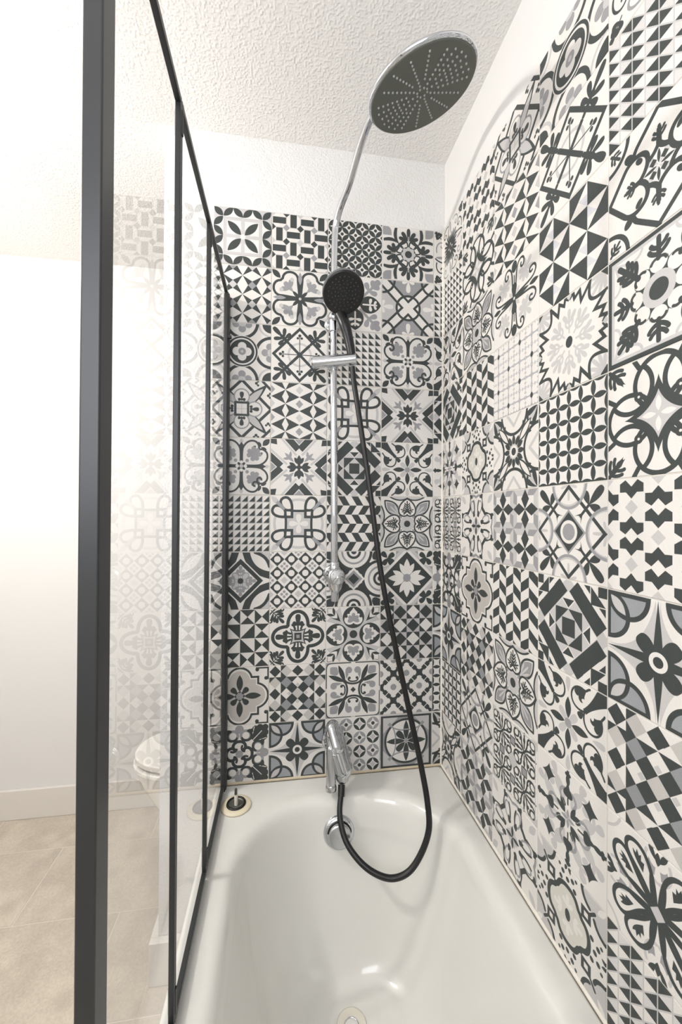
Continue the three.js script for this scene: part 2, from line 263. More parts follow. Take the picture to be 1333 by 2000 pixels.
    bg(TL); rot(4, () => { poly(TG, 1, 1, .3, 1, 1, .3); circ(1, 1, .58, TW); at(.76, .76, 45, () => { drop(0, 0, .34, .13, 180, TD); for (const s of [1, -1]) drop(-.02, 0, .3, .1, s * 100, TD); drop(0, 0, .3, .1, 0, TD); }); });
    dia(0, 0, 1.12, 1.12, TW); dia(0, 0, .98, .98, TD);
    rot(4, () => { leaf(0, -.06, .66, .24, -90, TW); for (const s of [1, -1]) leaf(0, -.06, .56, .2, -90 + s * 30, TW); circ(0, -.26, .12, TW); }); circ(0, 0, .15, TG);
  },
  pinwheel() {
    bg(TW);
    for (let i = 0; i < 4; i++) for (let j = 0; j < 4; j++) {
      const x = -1 + i * .5, y = -1 + j * .5, inn = i > 0 && i < 3 && j > 0 && j < 3;
      if (inn) { const k = { 11: 0, 21: 1, 12: 3, 22: 2 }[i * 10 + j]; if (k === 0) poly(TD, x, y, x + .5, y, x + .5, y + .5); if (k === 1) poly(TD, x, y + .5, x + .5, y, x + .5, y + .5); if (k === 3) poly(TD, x, y, x + .5, y, x, y + .5); if (k === 2) poly(TD, x, y, x, y + .5, x + .5, y + .5); } else if ((i + j) % 2) { poly(TD, x, y, x + .25, y + .25, x, y + .5); poly(TD, x + .5, y, x + .25, y + .25, x + .5, y + .5); } else { poly(TD, x, y, x + .25, y + .25, x + .5, y); poly(TD, x, y + .5, x + .25, y + .25, x + .5, y + .5); }
    }
  },
  quatrefoil() {
    bg(TW);
    rot(4, () => { at(.98, .98, 225, () => { sprig(.04, 0, 0, .62, .055, TD, 3); for (const s of [1, -1]) { ln(`M.1 ${s * .04}C.1 ${s * .3} .2 ${s * .42} .32 ${s * .34}C.38 ${s * .26} .3 ${s * .2} .26 ${s * .26}`, .05, TD); ln(`M.0 ${s * .1}C-.04 ${s * .4} .0 ${s * .6} .12 ${s * .72}`, .05, TD); } }); });
    const q = 'M.36 -.4C.36 -1.06 -.36 -1.06 -.36 -.4L-.4 -.36C-1.06 -.36 -1.06 .36 -.4 .36L-.36 .4C-.36 1.06 .36 1.06 .36 .4L.4 .36C1.06 .36 1.06 -.36 .4 -.36Z';
    fp(q, TW); ln(q, .12, TD);
    rot(4, () => { fan(0, -.4, -90, 3, 130, .3, .085, TD); drop(0, -.44, .36, .1, -90, TD); ln('M0 -.2L0 -.44', .06, TD); mir(() => { ln('M.1 -.26C.12 -.36 .14 -.38 .2 -.4', .06, TD); ln('M.26 -.12C.36 -.14 .4 -.18 .42 -.22', .05, TD); }); });
    fp('M-.3 -.3C-.12 -.2 .12 -.2 .3 -.3C.2 -.12 .2 .12 .3 .3C.12 .2 -.12 .2 -.3 .3C-.2 .12 -.2 -.12 -.3 -.3Z', TD); fp('M-.24 -.24C-.12 -.16 .12 -.16 .24 -.24C.16 -.12 .16 .12 .24 .24C.12 .16 -.12 .16 -.24 .24C-.16 .12 -.16 -.12 -.24 -.24Z', TL); rc(-.13, -.13, .26, .26, TD); rc(-.06, -.06, .12, .12, TG);
  },
  hearts() {
    bg(TW); rot(4, () => { poly(TL, .5, 1, 1, .5, .3, .3); });
    rot(4, () => { fp('M.46 .46C.6 .56 .96 .56 .97 .9L.97 .97L.9 .97C.56 .96 .56 .6 .46 .46Z', TD); leaf(.6, .6, .5, .28, 45, TW); leaf(.7, .7, .3, .1, 80, TD); leaf(.7, .7, .3, .1, 10, TD); });
    circ(0, 0, .46, TL);
    rot(4, () => { circ(0, -.62, .4, TD); fp('M0 -.98C.1 -.78 .34 -.72 .34 -.52C.32 -.34 .08 -.3 0 -.42C-.08 -.3 -.32 -.34 -.34 -.52C-.34 -.72 -.1 -.78 0 -.98Z', TW); fan(0, -.48, -90, 5, 170, .3, .07, TG); circ(0, -.6, .1, TG); for (const s of [1, -1]) { circ(s * .27, -.66, .055, TD); circ(s * .17, -.78, .035, TD); } });
    circ(0, 0, .145, TD);
  },
  checkdiamonds() { bg(TL); for (let i = 0; i < 4; i++) for (let j = 0; j < 4; j++) { const x = -1 + i * .5, y = -1 + j * .5, d = (i + j) % 2; rc(x, y, .5, .5, d ? TL : TD); dia(x + .25, y + .25, .25, .25, d ? TD : TW); } },
  barbed() {
    bg(TW);
    rot(4, () => { rc(.55, -.99, .44, .05, TD); rc(.95, -.99, .05, .44, TD); circ(.6, -.91, .065, TD); circ(.91, -.6, .065, TD); });
    const q = 'M-.38 -.62C-.3 -1.06 .3 -1.06 .38 -.62L.6 -.62L.6 -.4C1.06 -.3 1.06 .3 .6 .4L.6 .62L.38 .62C.3 1.06 -.3 1.06 -.38 .62L-.6 .62L-.6 .4C-1.06 .3 -1.06 -.3 -.6 -.4L-.6 -.62Z';
    ln(q, .14, TD, 'butt'); fp(q, TW); at(0, 0, 0, () => fp(q, '#bdb9b3'), .93);
    rot(4, () => { leaf(0, -.16, .58, .22, -90, TD); at(0, 0, 45, () => { drop(.12, 0, .28, .1, 0, TD); }); }); circ(0, 0, .17, TD); rot(8, () => ln('M.12 0L.22 .0', .02, TL), 22); circ(0, 0, .12, TG);
  },
  diamondchecks() {
    bg(TW); const s = .4; rc(-.6, -.6, 1.2, 1.2, TD);
    rot(4, () => { for (const [x, y] of [[-.6, -1], [-.6, -.6]]) poly(TD, x, y, x + .2, y, x, y + .2); poly(TD, -1, -.6, -.8, -.6, -1, -.4); poly(TD, -.6, -.6, -.4, -.6, -.6, -.8); poly(TD, -.6, -.6, -.8, -.6, -.6, -.4); });
    const M = ['DLDLD', 'LGWGL', 'DWLWD', 'LGWGL', 'DLDLD'], K = { D: TD, L: '#bdbab6', G: '#909295', W: TW };
    for (let j = 0; j < 5; j++) for (let i = 0; i < 5; i++) dia(-.8 + i * s, -.8 + j * s, .2, .2, K[M[j][i]]);
    for (const [x, y] of [[-.2, -.2], [.2, -.2], [-.2, .2], [.2, .2]]) dia(x, y, .2, .2, TD);
    rot(4, () => dia(0, -.3, .075, .075, TL)); dia(0, 0, .2, .2, '#bdbab6');
    rot(4, () => { poly(TW, -.2, -.6, 0, -.8, .2, -.6); dia(0, -.8, .19, .19, TD); poly(TW, -.2, -.6, .2, -.6, 0, -.62); });
  },
  cushion() {
    bg(TG); fp('M-1 -.75C-1 -.95 -.95 -1 -.75 -1L.75 -1C.95 -1 1 -.95 1 -.75L1 .75C1 .95 .95 1 .75 1L-.75 1C-.95 1 -1 .95 -1 .75Z', TD); fp('M-.97 -.72C-.97 -.93 -.92 -.97 -.72 -.97L.72 -.97C.92 -.97 .97 -.93 .97 -.72L.97 .72C.97 .93 .92 .97 .72 .97L-.72 .97C-.92 .97 -.97 .93 -.97 .72Z', TW); rot(4, () => circ(0, -.98, .08, TW));
    rot(4, () => {
      fp('M.56 .72C.5 .6 .6 .5 .72 .56L.84 .6C.86 .7 .86 .8 .84 .84C.8 .86 .7 .86 .6 .84Z', TG);
      swap(() => leaf(.3, .3, .66, .17, 68, TD));
      mir(() => { circ(.16, -.72, .12, TG); fp('M.28 -.76C.32 -.5 .22 -.34 .1 -.26L.06 -.5C.16 -.52 .2 -.6 .28 -.76Z', TG); });
      circ(0, -.42, .22, TW); mir(() => { ln('M0 -.3C.14 -.3 .2 -.36 .17 -.42', .05, TD); circ(.14, -.43, .05, TD); });
      ln('M-.3 -.34C-.2 -.18 .2 -.18 .3 -.34', .07, TD);
    });
    dia(0, 0, .1, .1, TD);
  },
  blossoms() {
    bg(TD);
    const fl = (x, y) => { rot(1, () => { for (let k = 0; k < 8; k++) circ(x + .26 * Math.cos(k * Math.PI / 4), y + .26 * Math.sin(k * Math.PI / 4), .125, TW); circ(x, y, .3, TW); circ(x, y, .115, TG); }); };
    for (let i = -1; i < 3; i++) for (let j = -1; j < 3; j++) { fl(-.5 + i, 0 + j); fl(0 + i, -.5 + j); }
    for (let i = 0; i < 3; i++) for (let j = 0; j < 3; j++) for (const [ox, oy] of [[0, 0], [.5, .5]]) { const x = -1 + i + ox, y = -1 + j + oy; for (const a of [45, 135, 225, 315]) at(x, y, a, () => { rc(.0, -.05, .3, .1, TD); rc(.2, -.085, .14, .17, TD); }); }
  },
  acanthus() {
    bg(TW);
    rot(4, () => { at(.3, .3, 45, () => { for (const a of [-62, -40, -20, 0, 20, 40, 62]) drop(.22, 0, .72 - Math.abs(a) * .005, .13, a * .75, TD); for (const a of [-26, 0, 26]) ln(`M.1 0L${.66 * Math.cos(a / 57)} ${.66 * Math.sin(a / 57)}`, .026, TW); }); });
    rot(4, () => { circ(0, -.86, .15, TG); mir(() => { ring(.22, -.64, .165, .095, TG); ln('M.3 -.8C.46 -.76 .46 -.5 .28 -.47C.18 -.46 .1 -.5 .1 -.56', .085, TD); ln('M.3 -.8C.36 -.84 .4 -.82 .44 -.78', .08, TD); circ(.22, -.64, .12, TW); }); });
    circ(0, 0, .3, TW);
    rot(4, () => { ln('M-.12 -.14C-.3 -.2 -.2 -.46 0 -.44C.2 -.46 .3 -.2 .12 -.14', .105, TD); ln('M.1 -.16C.06 -.22 .1 -.26 .1 -.28', .08, TD); ln('M.1 -.16L.16 -.1', .1, TD); circ(0, -.27, .05, TW); ln('M0 -.1L0 -.28', .07, TW); });
    circ(0, 0, .13, TG);
  },
  bluearcs() {
    bg(TW);
    rot(4, () => { fp('M.04 -1C.06 -.5 .3 -.2 1 -.04L.34 .0L0 0L0 -.34Z', TL); fp('M.16 -1C.2 -.5 .5 -.2 1 -.16L1 -1Z', TW); });
    rot(4, () => { swap(() => { fp('M.16 1C.16 .72 .34 .55 .56 .55C.8 .55 .97 .74 1 1Z', TB); }); swap(() => ln('M.17 1C.17 .72 .36 .56 .56 .56C.78 .56 .96 .74 .99 1', .085, TD)); ln('M.14 .965L.965 .965L.965 .14', .075, TD, 'butt'); fp('M.62 .62C.8 .62 .92 .76 .92 .92C.76 .92 .62 .8 .62 .62Z', TL); });
    rot(4, () => fp('M-.09 0C-.08 -.4 -.03 -.7 0 -1C.03 -.7 .08 -.4 .09 0Z', TD));
    rot(4, () => { drop(0, 0, .5, .15, 45, TD); circ(.26, .26, .11, TD); }); circ(0, 0, .2, TD); circ(0, 0, .165, TW); circ(0, 0, .09, TD);
  },
  octostars() {
    bg(TW);
    for (let i = -1; i < 5; i++) for (let j = -1; j < 5; j++) { const x = -.75 + i * .5, y = -.75 + j * .5, d = (i + j) % 2 === 0; for (let k = 0; k < 4; k++) { const a = k * Math.PI / 2; const p = [x + .235 * Math.cos(a), y + .235 * Math.sin(a)], q = [x + .235 * Math.cos(a + Math.PI / 2), y + .235 * Math.sin(a + Math.PI / 2)]; lf2(...p, ...q, .12, d ? TD : TG); } if (!d) circ(x, y, .065, TD); else dia(x, y, .11, .11, TL); }
  },
  wheel() {
    bg(TG); rot(4, () => { fan(1, 1, 225, 3, 70, .5, .08, TL); poly(TL, .3, -.9, .9, -.9, .9, -.3); });
    ln('M-.93 -.93L.93 -.93L.93 .93L-.93 .93Z', .085, TD, 'butt'); rc(-1, -1, 2, .04, TL);
    circ(0, 0, .84, TD); circ(0, 0, .76, TW); rot(4, () => ln('M-.58 -.56C-.3 -.34 .3 -.34 .58 -.56', .05, TG)); rot(4, () => at(.66, .66, 45, () => ln('M-.12 0L.02 0', .12, TG, 'butt')));
    rot(4, () => { leaf(.04, 0, .72, .21, 0, TD); at(0, 0, 45, () => drop(.06, 0, .44, .12, 0, TD)); }); circ(0, 0, .06, TG); rot(4, () => rc(.4, -.09, .05, .18, TG));
  },
  spades() {
    bg(TW);
    rot(4, () => { at(0, 0, 45, () => { for (const s of [1, -1]) { ln(`M.3 ${s * .12}C.5 ${s * .4} .8 ${s * .3} .86 ${s * .1}`, .09, TL); drop(.42, s * .1, .34, .09, s * 22, TL); } drop(.92, 0, .3, .1, 180, TL); }); });
    rot(4, () => { ln('M-.16 -.3C-.3 -.46 -.2 -.6 0 -.6C.2 -.6 .3 -.46 .16 -.3', .07, TG); mir(() => drop(.34, -.72, .26, .1, -60, TL)); });
    rot(4, () => { leaf(0, -.96, .3, .12, 90, TD); fp('M0 -.44C.16 -.42 .18 -.54 .06 -.62L0 -.78L-.06 -.62C-.18 -.54 -.16 -.42 0 -.44Z', TD); ln('M0 -.3L0 -.5', .04, TD); at(0, -.88, 0, () => fan(0, 0, -90, 3, 90, .14, .04, TD)); ln('M-.14 -.34C-.1 -.28 -.08 -.3 -.08 -.24', .04, TD); });
    rot(4, () => { at(.56, .56, 45, () => { fp('M-.08 -.16C0 -.1 .1 -.1 .2 -.16C.16 -.06 .16 .06 .2 .16C.1 .1 0 .1 -.08 .16C-.04 .06 -.04 -.06 -.08 -.16Z', TD); }); leaf(.08, .08, .3, .11, 28, TD); leaf(.08, .08, .3, .11, 62, TD); });
    circ(0, 0, .12, TL); rot(4, () => leaf(0, 0, .2, .07, 0, TG));
  },
  loops() {
    bg(TW);
    for (const [x, y] of [[-.5, -.5], [.5, -.5], [-.5, .5], [.5, .5]]) at(x, y, 0, () => { rot(4, () => { for (const s of [1, -1]) { ln(`M0 0C.04 ${s * .04} .12 ${s * .14} .12 ${s * .26}C.12 ${s * .44} .34 ${s * .5} .42 ${s * .36}C.46 ${s * .24} .34 ${s * .2} .26 ${s * .26}`, .05, TD); } ln('M.1 0L.46 0', .05, TD); circ(.28, .14, .04, TD); circ(.28, -.14, .04, TD); circ(.16, .26, .045, TD); leaf(.18, .0, .2, .09, 0, TD); }); });
    for (const [x, y] of [[0, .5], [0, -.5], [.5, 0], [-.5, 0]]) { rc(x - .09, y - .09, .18, .18, TG); ln(`M${x - .1} ${y - .1}L${x + .1} ${y - .1}L${x + .1} ${y + .1}L${x - .1} ${y + .1}Z`, .03, TD); }
    dia(0, 0, .22, .22, TL); rot(4, () => { dia(1, 1, .2, .2, TL); ln('M.04 .94L.94 .94L.94 .04', .03, TL); });
  },
  ovals() {
    bg(TW); const s = 1 / 3;
    for (let i = 0; i < 6; i++) for (let j = 0; j < 6; j++) if ((i + j) % 2) rc(-1 + i * s, -1 + j * s, s, s, (i * 3 + j) % 4 ? '#dcdad7' : '#d6d0ca');
    for (let i = 0; i <= 6; i++) for (let j = 0; j < 6; j++) { leaf(-1 + i * s, -1 + j * s, s, .125, 90, TD); leaf(-1 + j * s, -1 + i * s, s, .125, 0, TD); }
    rc(-1, -1, .025, 2, TD); rc(-1, .97, 2, .03, TD);
  },
  daisy() {
    bg(TW);
    rot(4, () => { circ(1, 1, .64, TL); circ(1, 1, .56, TW); for (const a of [200, 225, 250]) drop(.98, .98, .46, .08, a, a === 225 ? TL : TD); });
    rot(4, () => { circ(0, -1, .58, TW); ln('M-.57 -1C-.5 -.28 .5 -.28 .57 -1', .08, TD); ln('M-.3 -1L0 -.68L.3 -1', .085, TL); });
    rot(4, () => { leaf(.2, .2, .76, .24, 45, TD); leaf(.26, .26, .62, .15, 45, TW); at(.52, .52, 45, () => { for (const s of [1, -1]) { leaf(-.02, s * .07, .2, .1, s * 62, TD); leaf(.16, s * .05, .16, .09, s * 48, TD); } }); });
    rot(12, () => { leaf(.14, 0, .32, .14, 0, TD); }); circ(0, 0, .2, TL); circ(0, 0, .16, TW); ell(0, 0, .1, .1, 0, TD);
  },
  blobs() {
    bg(TW);
    const bow = (x, y) => { for (const s of [1, -1]) { poly(TD, x, y - s * .15, x + .11, y - s * .265, x + .235, y - s * .265, x + .235, y - s * .41, x + .12, y - s * .48, x, y - s * .36, x - .12, y - s * .48, x - .235, y - s * .41, x - .235, y - s * .265, x - .11, y - s * .265); } dia(x, y, .13, .13, TL); };
    for (let i = 0; i < 5; i++) for (let j = -1; j < 2; j++) bow(-1 + i * .5, i % 2 ? j + .5 : j); for (let i = 0; i < 5; i++) bow(-1 + i * .5, i % 2 ? 1.5 : 1);
  },
  rings() {
    bg(TW);
    rot(4, () => { tree(.98, .98, 225, .4, .075, TD, 2, 46, .6); swap(() => fp('M1 1C.9 .8 .8 .72 .62 .66C.7 .74 .68 .8 .76 .82C.78 .9 .86 .92 1 1Z', TD)); });
    for (let k = 0; k < 4; k++) { g.save(); g.rotate(k * Math.PI / 2); g.beginPath(); g.arc(0, -.53, .43, 0, 7); g.moveTo(.96, 0); g.arc(.53, 0, .43, 0, 7); g.clip(); ring(.53, -.53, .42, .085, TD); g.restore(); }
    rot(4, () => ring(0, -.54, .43, .085, TD));
    rot(4, () => { ln('M.36 -.86L.46 -1.02', .085, TD); ln('M-.36 -.86L-.46 -1.02', .085, TD); circ(.36, -.36, .085, TD); circ(.36, -.36, .024, TW); });
    fp('M0 -.64C.07 -.34 .34 -.07 .64 0C.34 .07 .07 .34 0 .64C-.07 .34 -.34 .07 -.64 0C-.34 -.07 -.07 -.34 0 -.64Z', TD); fp('M0 -.4C.06 -.22 .22 -.06 .4 0C.22 .06 .06 .22 0 .4C-.06 .22 -.22 .06 -.4 0C-.22 -.06 -.06 -.22 0 -.4Z', TL); rot(4, () => leaf(.04, 0, .26, .1, 0, TW));
  },
  quadlinks() {
    bg(TW);
    rot(4, () => { fp('M1 .42C.8 .44 .74 .56 .72 .62C.62 .7 .5 .74 .42 1L1 1Z', TL); ln('M1 .4C.84 .42 .76 .5 .72 .6M.4 1C.42 .84 .5 .76 .6 .72', .075, TD); leaf(.8, .8, .3, .12, 45, TW); });
    rot(4, () => { for (const [x, y] of [[-.14, -.82], [.14, -.82], [-.2, -.66], [.2, -.66], [0, -.74]]) circ(x, y, .05, TD); drop(-.08, -.9, .12, .04, -70, TD); drop(.08, -.9, .12, .04, -110, TD); circ(-.24, -.9, .035, TD); circ(.24, -.9, .035, TD); });
    rot(4, () => { ln('M.5 .42L.6 .42L.6 .6L.42 .6L.42 .42Z', .075, TD, 'butt'); ln('M.6 .6L.74 .74', .06, TD); });
    const q = 'M-.16 -.56C-.08 -.6 .08 -.6 .16 -.56C.3 -.5 .26 -.38 .36 -.36C.38 -.26 .5 -.3 .56 -.16C.6 -.08 .6 .08 .56 .16C.5 .3 .38 .26 .36 .36C.26 .38 .3 .5 .16 .56C.08 .6 -.08 .6 -.16 .56C-.3 .5 -.26 .38 -.36 .36C-.38 .26 -.5 .3 -.56 .16C-.6 .08 -.6 -.08 -.56 -.16C-.5 -.3 -.38 -.26 -.36 -.36C-.26 -.38 -.3 -.5 -.16 -.56Z';
    fp(q, '#cfcdc4'); ln(q, .1, TD); rot(4, () => { fan(0, -.16, -90, 3, 100, .26, .05, TW); }); ell(0, 0, .075, .12, 0, TD);
  },
  ringflower() {
    bg(TW);
    rot(4, () => { fp('M.7 .7C.7 .92 .84 .96 .96 .96C.96 .84 .92 .7 .7 .7Z', TL); });
    rot(4, () => { ln('M-.36 -.92C-.3 -.96 -.14 -.98 0 -.9C.14 -.98 .3 -.96 .36 -.92', .075, TG); mir(() => { ln('M.36 -.96C.3 -.8 .42 -.7 .38 -.56C.5 -.46 .5 -.4 .56 -.38', .1, TD); circ(.3, -.9, .075, TD); ell(.22, -.62, .14, .26, 18, TW); ln('M.16 -.3C.02 -.6 .2 -.9 .32 -.74C.38 -.6 .3 -.46 .22 -.4', .05, TG); ln('M.14 -.3C.06 -.5 .1 -.7 .16 -.8', .05, TD); drop(.18, -.48, .2, .07, 110, TD); }); });
    circ(0, 0, .24, TL); rot(4, () => leaf(0, 0, .3, .1, 0, TD)); rot(4, () => circ(.2, .2, .09, TW));
  },
  circlediamond() {
    bg(TW);
    rot(4, () => { circ(0, -1, .5, TL); circ(0, -1, .42, TW); fan(0, -1, 90, 5, 150, .34, .035, TL); });
    rot(4, () => at(.42, .42, 45, () => { ln('M-.12 0L.2 0', .06, TD); fp('M-.24 -.12C-.1 -.02 -.1 .02 -.24 .12L-.02 0Z', TD); drop(.2, 0, .5, .095, 0, TD); for (const s of [1, -1]) drop(.2, 0, .3, .085, s * 66, TD); }));
    ln('M0 -.96L.96 0L0 .96L-.96 0Z', .075, TD, 'butt');
    rot(4, () => { ln('M-.49 -1C-.4 -.34 .4 -.34 .49 -1', .065, TG); });
    dia(0, 0, .48, .48, TG); dia(0, 0, .42, .42, TD); circ(0, 0, .25, TW); circ(0, 0, .18, TG);
  },
  windmills() {
    bg(TL);
    for (const [x, y] of [[-.5, -.5], [.5, -.5], [-.5, .5], [.5, .5]]) at(x, y, 0, () => { poly(TW, -.34, -.34, .34, -.34, .34, .34, -.34, .34); rot(4, () => { poly(TD, 0, 0, -.16, -.26, 0, -.5, .16, -.26); poly(TG, .16, -.5, .5, -.5, .34, -.34, .1, -.34); poly(TL, -.16, -.5, -.5, -.5, -.34, -.34, -.1, -.34); poly(TW, 0, 0, .16, -.26, .34, -.34, .26, -.16); }); });
  },
  thinscroll() {
    bg(TW);
    rot(4, () => { at(.5, .5, 45, () => { for (const a of [-160, -120, -60, 0, 60, 120, 160]) drop(0, 0, .3, .07, a, TL); }); swap(() => ln('M.02 .02C.1 .2 .06 .6 .14 .78C.24 .98 .46 .9 .42 .72C.38 .6 .24 .66 .3 .76', .055, TD)); });
    rot(2, () => { drop(0, -.04, .36, .12, -90, TD); ell(0, -.84, .12, .15, 0, TD); ln('M0 -.2L0 -.6', .04, TD); leaf(.04, 0, .6, .11, 0, TD); leaf(.64, 0, .36, .13, 0, TD); });
    rot(4, () => leaf(.08, .08, .22, .1, 45, TL)); circ(0, 0, .04, TW);
  },
  whiteleaves() {
    bg('#a9a9ad'); 
    for (let i = -2; i < 4; i++) for (let j = -2; j < 4; j++) { const x = -.75 + i * .5, y = -.75 + j * .5; at(x, y, 0, () => rot(4, () => { drop(.03, .03, .27, .062, 45, TW); drop(.05, .03, .2, .045, 16, TW); drop(.03, .05, .2, .045, 74, TW); })); if ((i + j) % 2 === 0) ell(x, y, .05, .07, 0, TD); }
    for (let i = 0; i < 5; i++) { ln(`M${-1 + i * .5} -1L${-1 + i * .5} 1`, .016, '#c9c9cc'); ln(`M-1 ${-1 + i * .5}L1 ${-1 + i * .5}`, .016, '#c9c9cc'); }
  },
  sawburst() {
    bg(TW); rot(4, () => { at(.98, .98, 225, () => { fan(.04, 0, 0, 5, 90, .46, .045, TL); ln('M.1 0L.5 0', .05, TL); }); poly(TD, 1, 1, .84, 1, 1, .84); });
    rot(8, () => { at(.2, 0, 0, () => { ln('M0 0L.3 0', .045, TL); for (const s of [1, -1]) { ln(`M.1 0C.12 ${s * .1} .24 ${s * .14} .3 ${s * .08}`, .05, TL); drop(.18, 0, .3, .055, s * 38, TL); } drop(.22, 0, .28, .05, 0, TL); }); });
    let d = ''; const q = [[.06, -.88], [.2, -.98], [.24, -.8], [.4, -.84], [.36, -.62], [.56, -.96]];
    rot(4, () => { ln('M0 -.9L.12 -.98L.15 -.84L.3 -.94L.34 -.7L.58 -.96C.5 -.58 .6 -.52 .96 -.58L.7 -.34L.94 -.3L.84 -.15L.98 -.12L.9 0', .07, TD, 'butt'); });
    rot(4, () => dia(0, -.96, .07, .07, TL)); ell(0, 0, .1, .12, 0, TD);
  },
  bigtriangles() {
    bg(TW); for (let i = 0; i < 4; i++) for (let j = 0; j < 4; j++) { const x = -1 + i * .5, y = -1 + j * .5, s = .5, k = (i % 2) + 2 * (j % 2); if (k === 0) poly(TD, x, y, x + s, y, x, y + s); if (k === 1) poly(TD, x, y, x, y + s, x + s, y + s); if (k === 2) poly(TD, x, y, x + s, y, x + s, y + s); if (k === 3) poly(TD, x + s, y, x + s, y + s, x, y + s); if (k === 0) poly('#c9c9cd', x + s, y + s, x + s, y + s / 2, x + s / 2, y + s / 2); if (k === 3) poly('#c9c9cd', x, y, x, y + s / 2, x + s / 2, y + s / 2); if (k === 1) poly('#dad6d6', x + s, y, x + s / 2, y, x + s / 2, y + s / 2); }
  },
  medallion() {
    bg(TL); ln('M-.97 -.97L.97 -.97L.97 .97L-.97 .97Z', .1, TD, 'butt');
    rc(-.86, -.86, 1.72, 1.72, TW); rot(4, () => { ln('M-.84 -.3C-.72 -.34 -.7 -.5 -.74 -.6C-.8 -.66 -.8 -.74 -.84 -.84M-.3 -.84C-.34 -.72 -.5 -.7 -.6 -.74C-.66 -.8 -.74 -.8 -.84 -.84', .05, TL); });
    rot(8, () => { circ(.4, 0, .17, TD); }); rot(8, () => circ(.43, 0, .155, TW));
    rot(4, () => { tree(.5, 0, 0, .34, .085, TD, 2, 56, .6); for (const s of [1, -1]) ln(`M.5 0Q.52 ${s * .1} .44 ${s * .13}`, .05, TD); });
    rot(4, () => { tree(.52, 0, 0, .54, .095, TD, 3, 48, .42); for (const s of [1, -1]) ln(`M.54 0Q.54 ${s * .1} .46 ${s * .12}`, .05, TD); }, 45);
    circ(0, 0, .29, TL); circ(0, 0, .17, TD);
  },
  lotus() {
    bg(TW); rot(4, () => { poly(TL, 0, 0, .26, -.5, .5, -.26); });
    rot(4, () => { ring(1, 1, .42, .08, TD); circ(1, 1, .38, TW); tree(.94, .94, 225, .26, .05, TD, 2, 50, .5); });
    rot(4, () => {
      const h = 'M0 -.98L.4 -.64C.52 -.52 .5 -.3 .36 -.22C.24 -.16 .08 -.22 0 -.36C-.08 -.22 -.24 -.16 -.36 -.22C-.5 -.3 -.52 -.52 -.4 -.64Z';
      fp(h, TW); ln(h, .085, TD); fp('M-.05 -.36L.05 -.36L.04 -.62L-.04 -.62Z', TD); tree(0, -.4, -90, .24, .055, TD, 2, 56, .55);
    });
    rot(4, () => { dia(.1, .1, .07, .07, TD); leaf(0, -.03, .24, .06, -90, TD); ell(.56, .56, .075, .11, -45, TD); ell(.36, .36, .05, .08, -45, TD); });
  },
  butterflies() {
    bg(TW);
    rot(4, () => { mir(() => { ln('M.02 -.5C.2 -.56 .26 -.74 .2 -.9', .055, TL); fp('M.06 -.58C.16 -.6 .2 -.7 .16 -.8C.12 -.74 .1 -.72 .04 -.72Z', TG); }); leaf(0, -.99, .22, .1, 90, TD); leaf(.04, -.84, .26, .09, -60, TD); leaf(-.04, -.84, .26, .09, -120, TD); });
    rot(4, () => { swap(() => { ln('M.03 .06C.06 .5 .14 .78 .36 .84C.56 .88 .66 .7 .54 .56C.44 .44 .24 .36 .08 .08', .075, TD); fp('M.02 .04C.04 .3 .08 .44 .14 .58C.16 .4 .14 .2 .08 .06Z', TD); fp('M.26 .44C.36 .52 .46 .6 .46 .7L.4 .66L.38 .74L.34 .66L.3 .7L.3 .6L.24 .6Z', TD); }); });
    dia(0, 0, .13, .13, TL); rot(4, () => ln('M.98 .72C.84 .78 .78 .84 .72 .98', .05, TL));
  },
  swirls() {
    bg(TW); rot(4, () => { ln('M.2 -.9C.5 -.98 .7 -.7 .5 -.6C.36 -.56 .34 -.72 .44 -.72', .05, TG); ln('M.9 -.2C.98 -.5 .7 -.7 .6 -.5C.56 -.36 .72 -.34 .72 -.44', .045, TD); });
    rot(4, () => { ln('M.1 -.1C.3 -.3 .8 -.2 .95 -.05', .05, TD); fan(.06, .06, 45, 7, 110, .56, .045, TD); sprig(.72, .72, 45, .34, .06, TD, 2); leaf(0, -.5, .46, .1, -90, TG); });
    circ(0, 0, .1, TD);
  },
};
const patternTextures = {};
function tileTexture(name) {
  const S = 512, cv = document.createElement('canvas'); cv.width = cv.height = S; g = cv.getContext('2d');
  g.save(); g.translate(S / 2, S / 2); g.scale(S / 2, S / 2); PAT[name](); g.restore();
  const im = g.getImageData(0, 0, S, S), d = im.data; let s = 9871;                        // fine print speckle
  for (let i = 0; i < d.length; i += 4) { s = (s * 1103515245 + 12345) & 0x7fffffff; const n = ((s >> 12) % 15) - 7; d[i] = Math.max(0, Math.min(255, d[i] + n)); d[i + 1] = Math.max(0, Math.min(255, d[i + 1] + n)); d[i + 2] = Math.max(0, Math.min(255, d[i + 2] + n)); }
  g.putImageData(im, 0, 0);
  const t = new THREE.CanvasTexture(cv); t.colorSpace = THREE.SRGBColorSpace; t.anisotropy = 8; return t;
}
const tileMaterials = {};
const tileMaterial = (name) => tileMaterials[name] || (tileMaterials[name] = new THREE.MeshPhysicalMaterial({ map: tileTexture(name), roughness: .42, specularIntensity: .5 }));
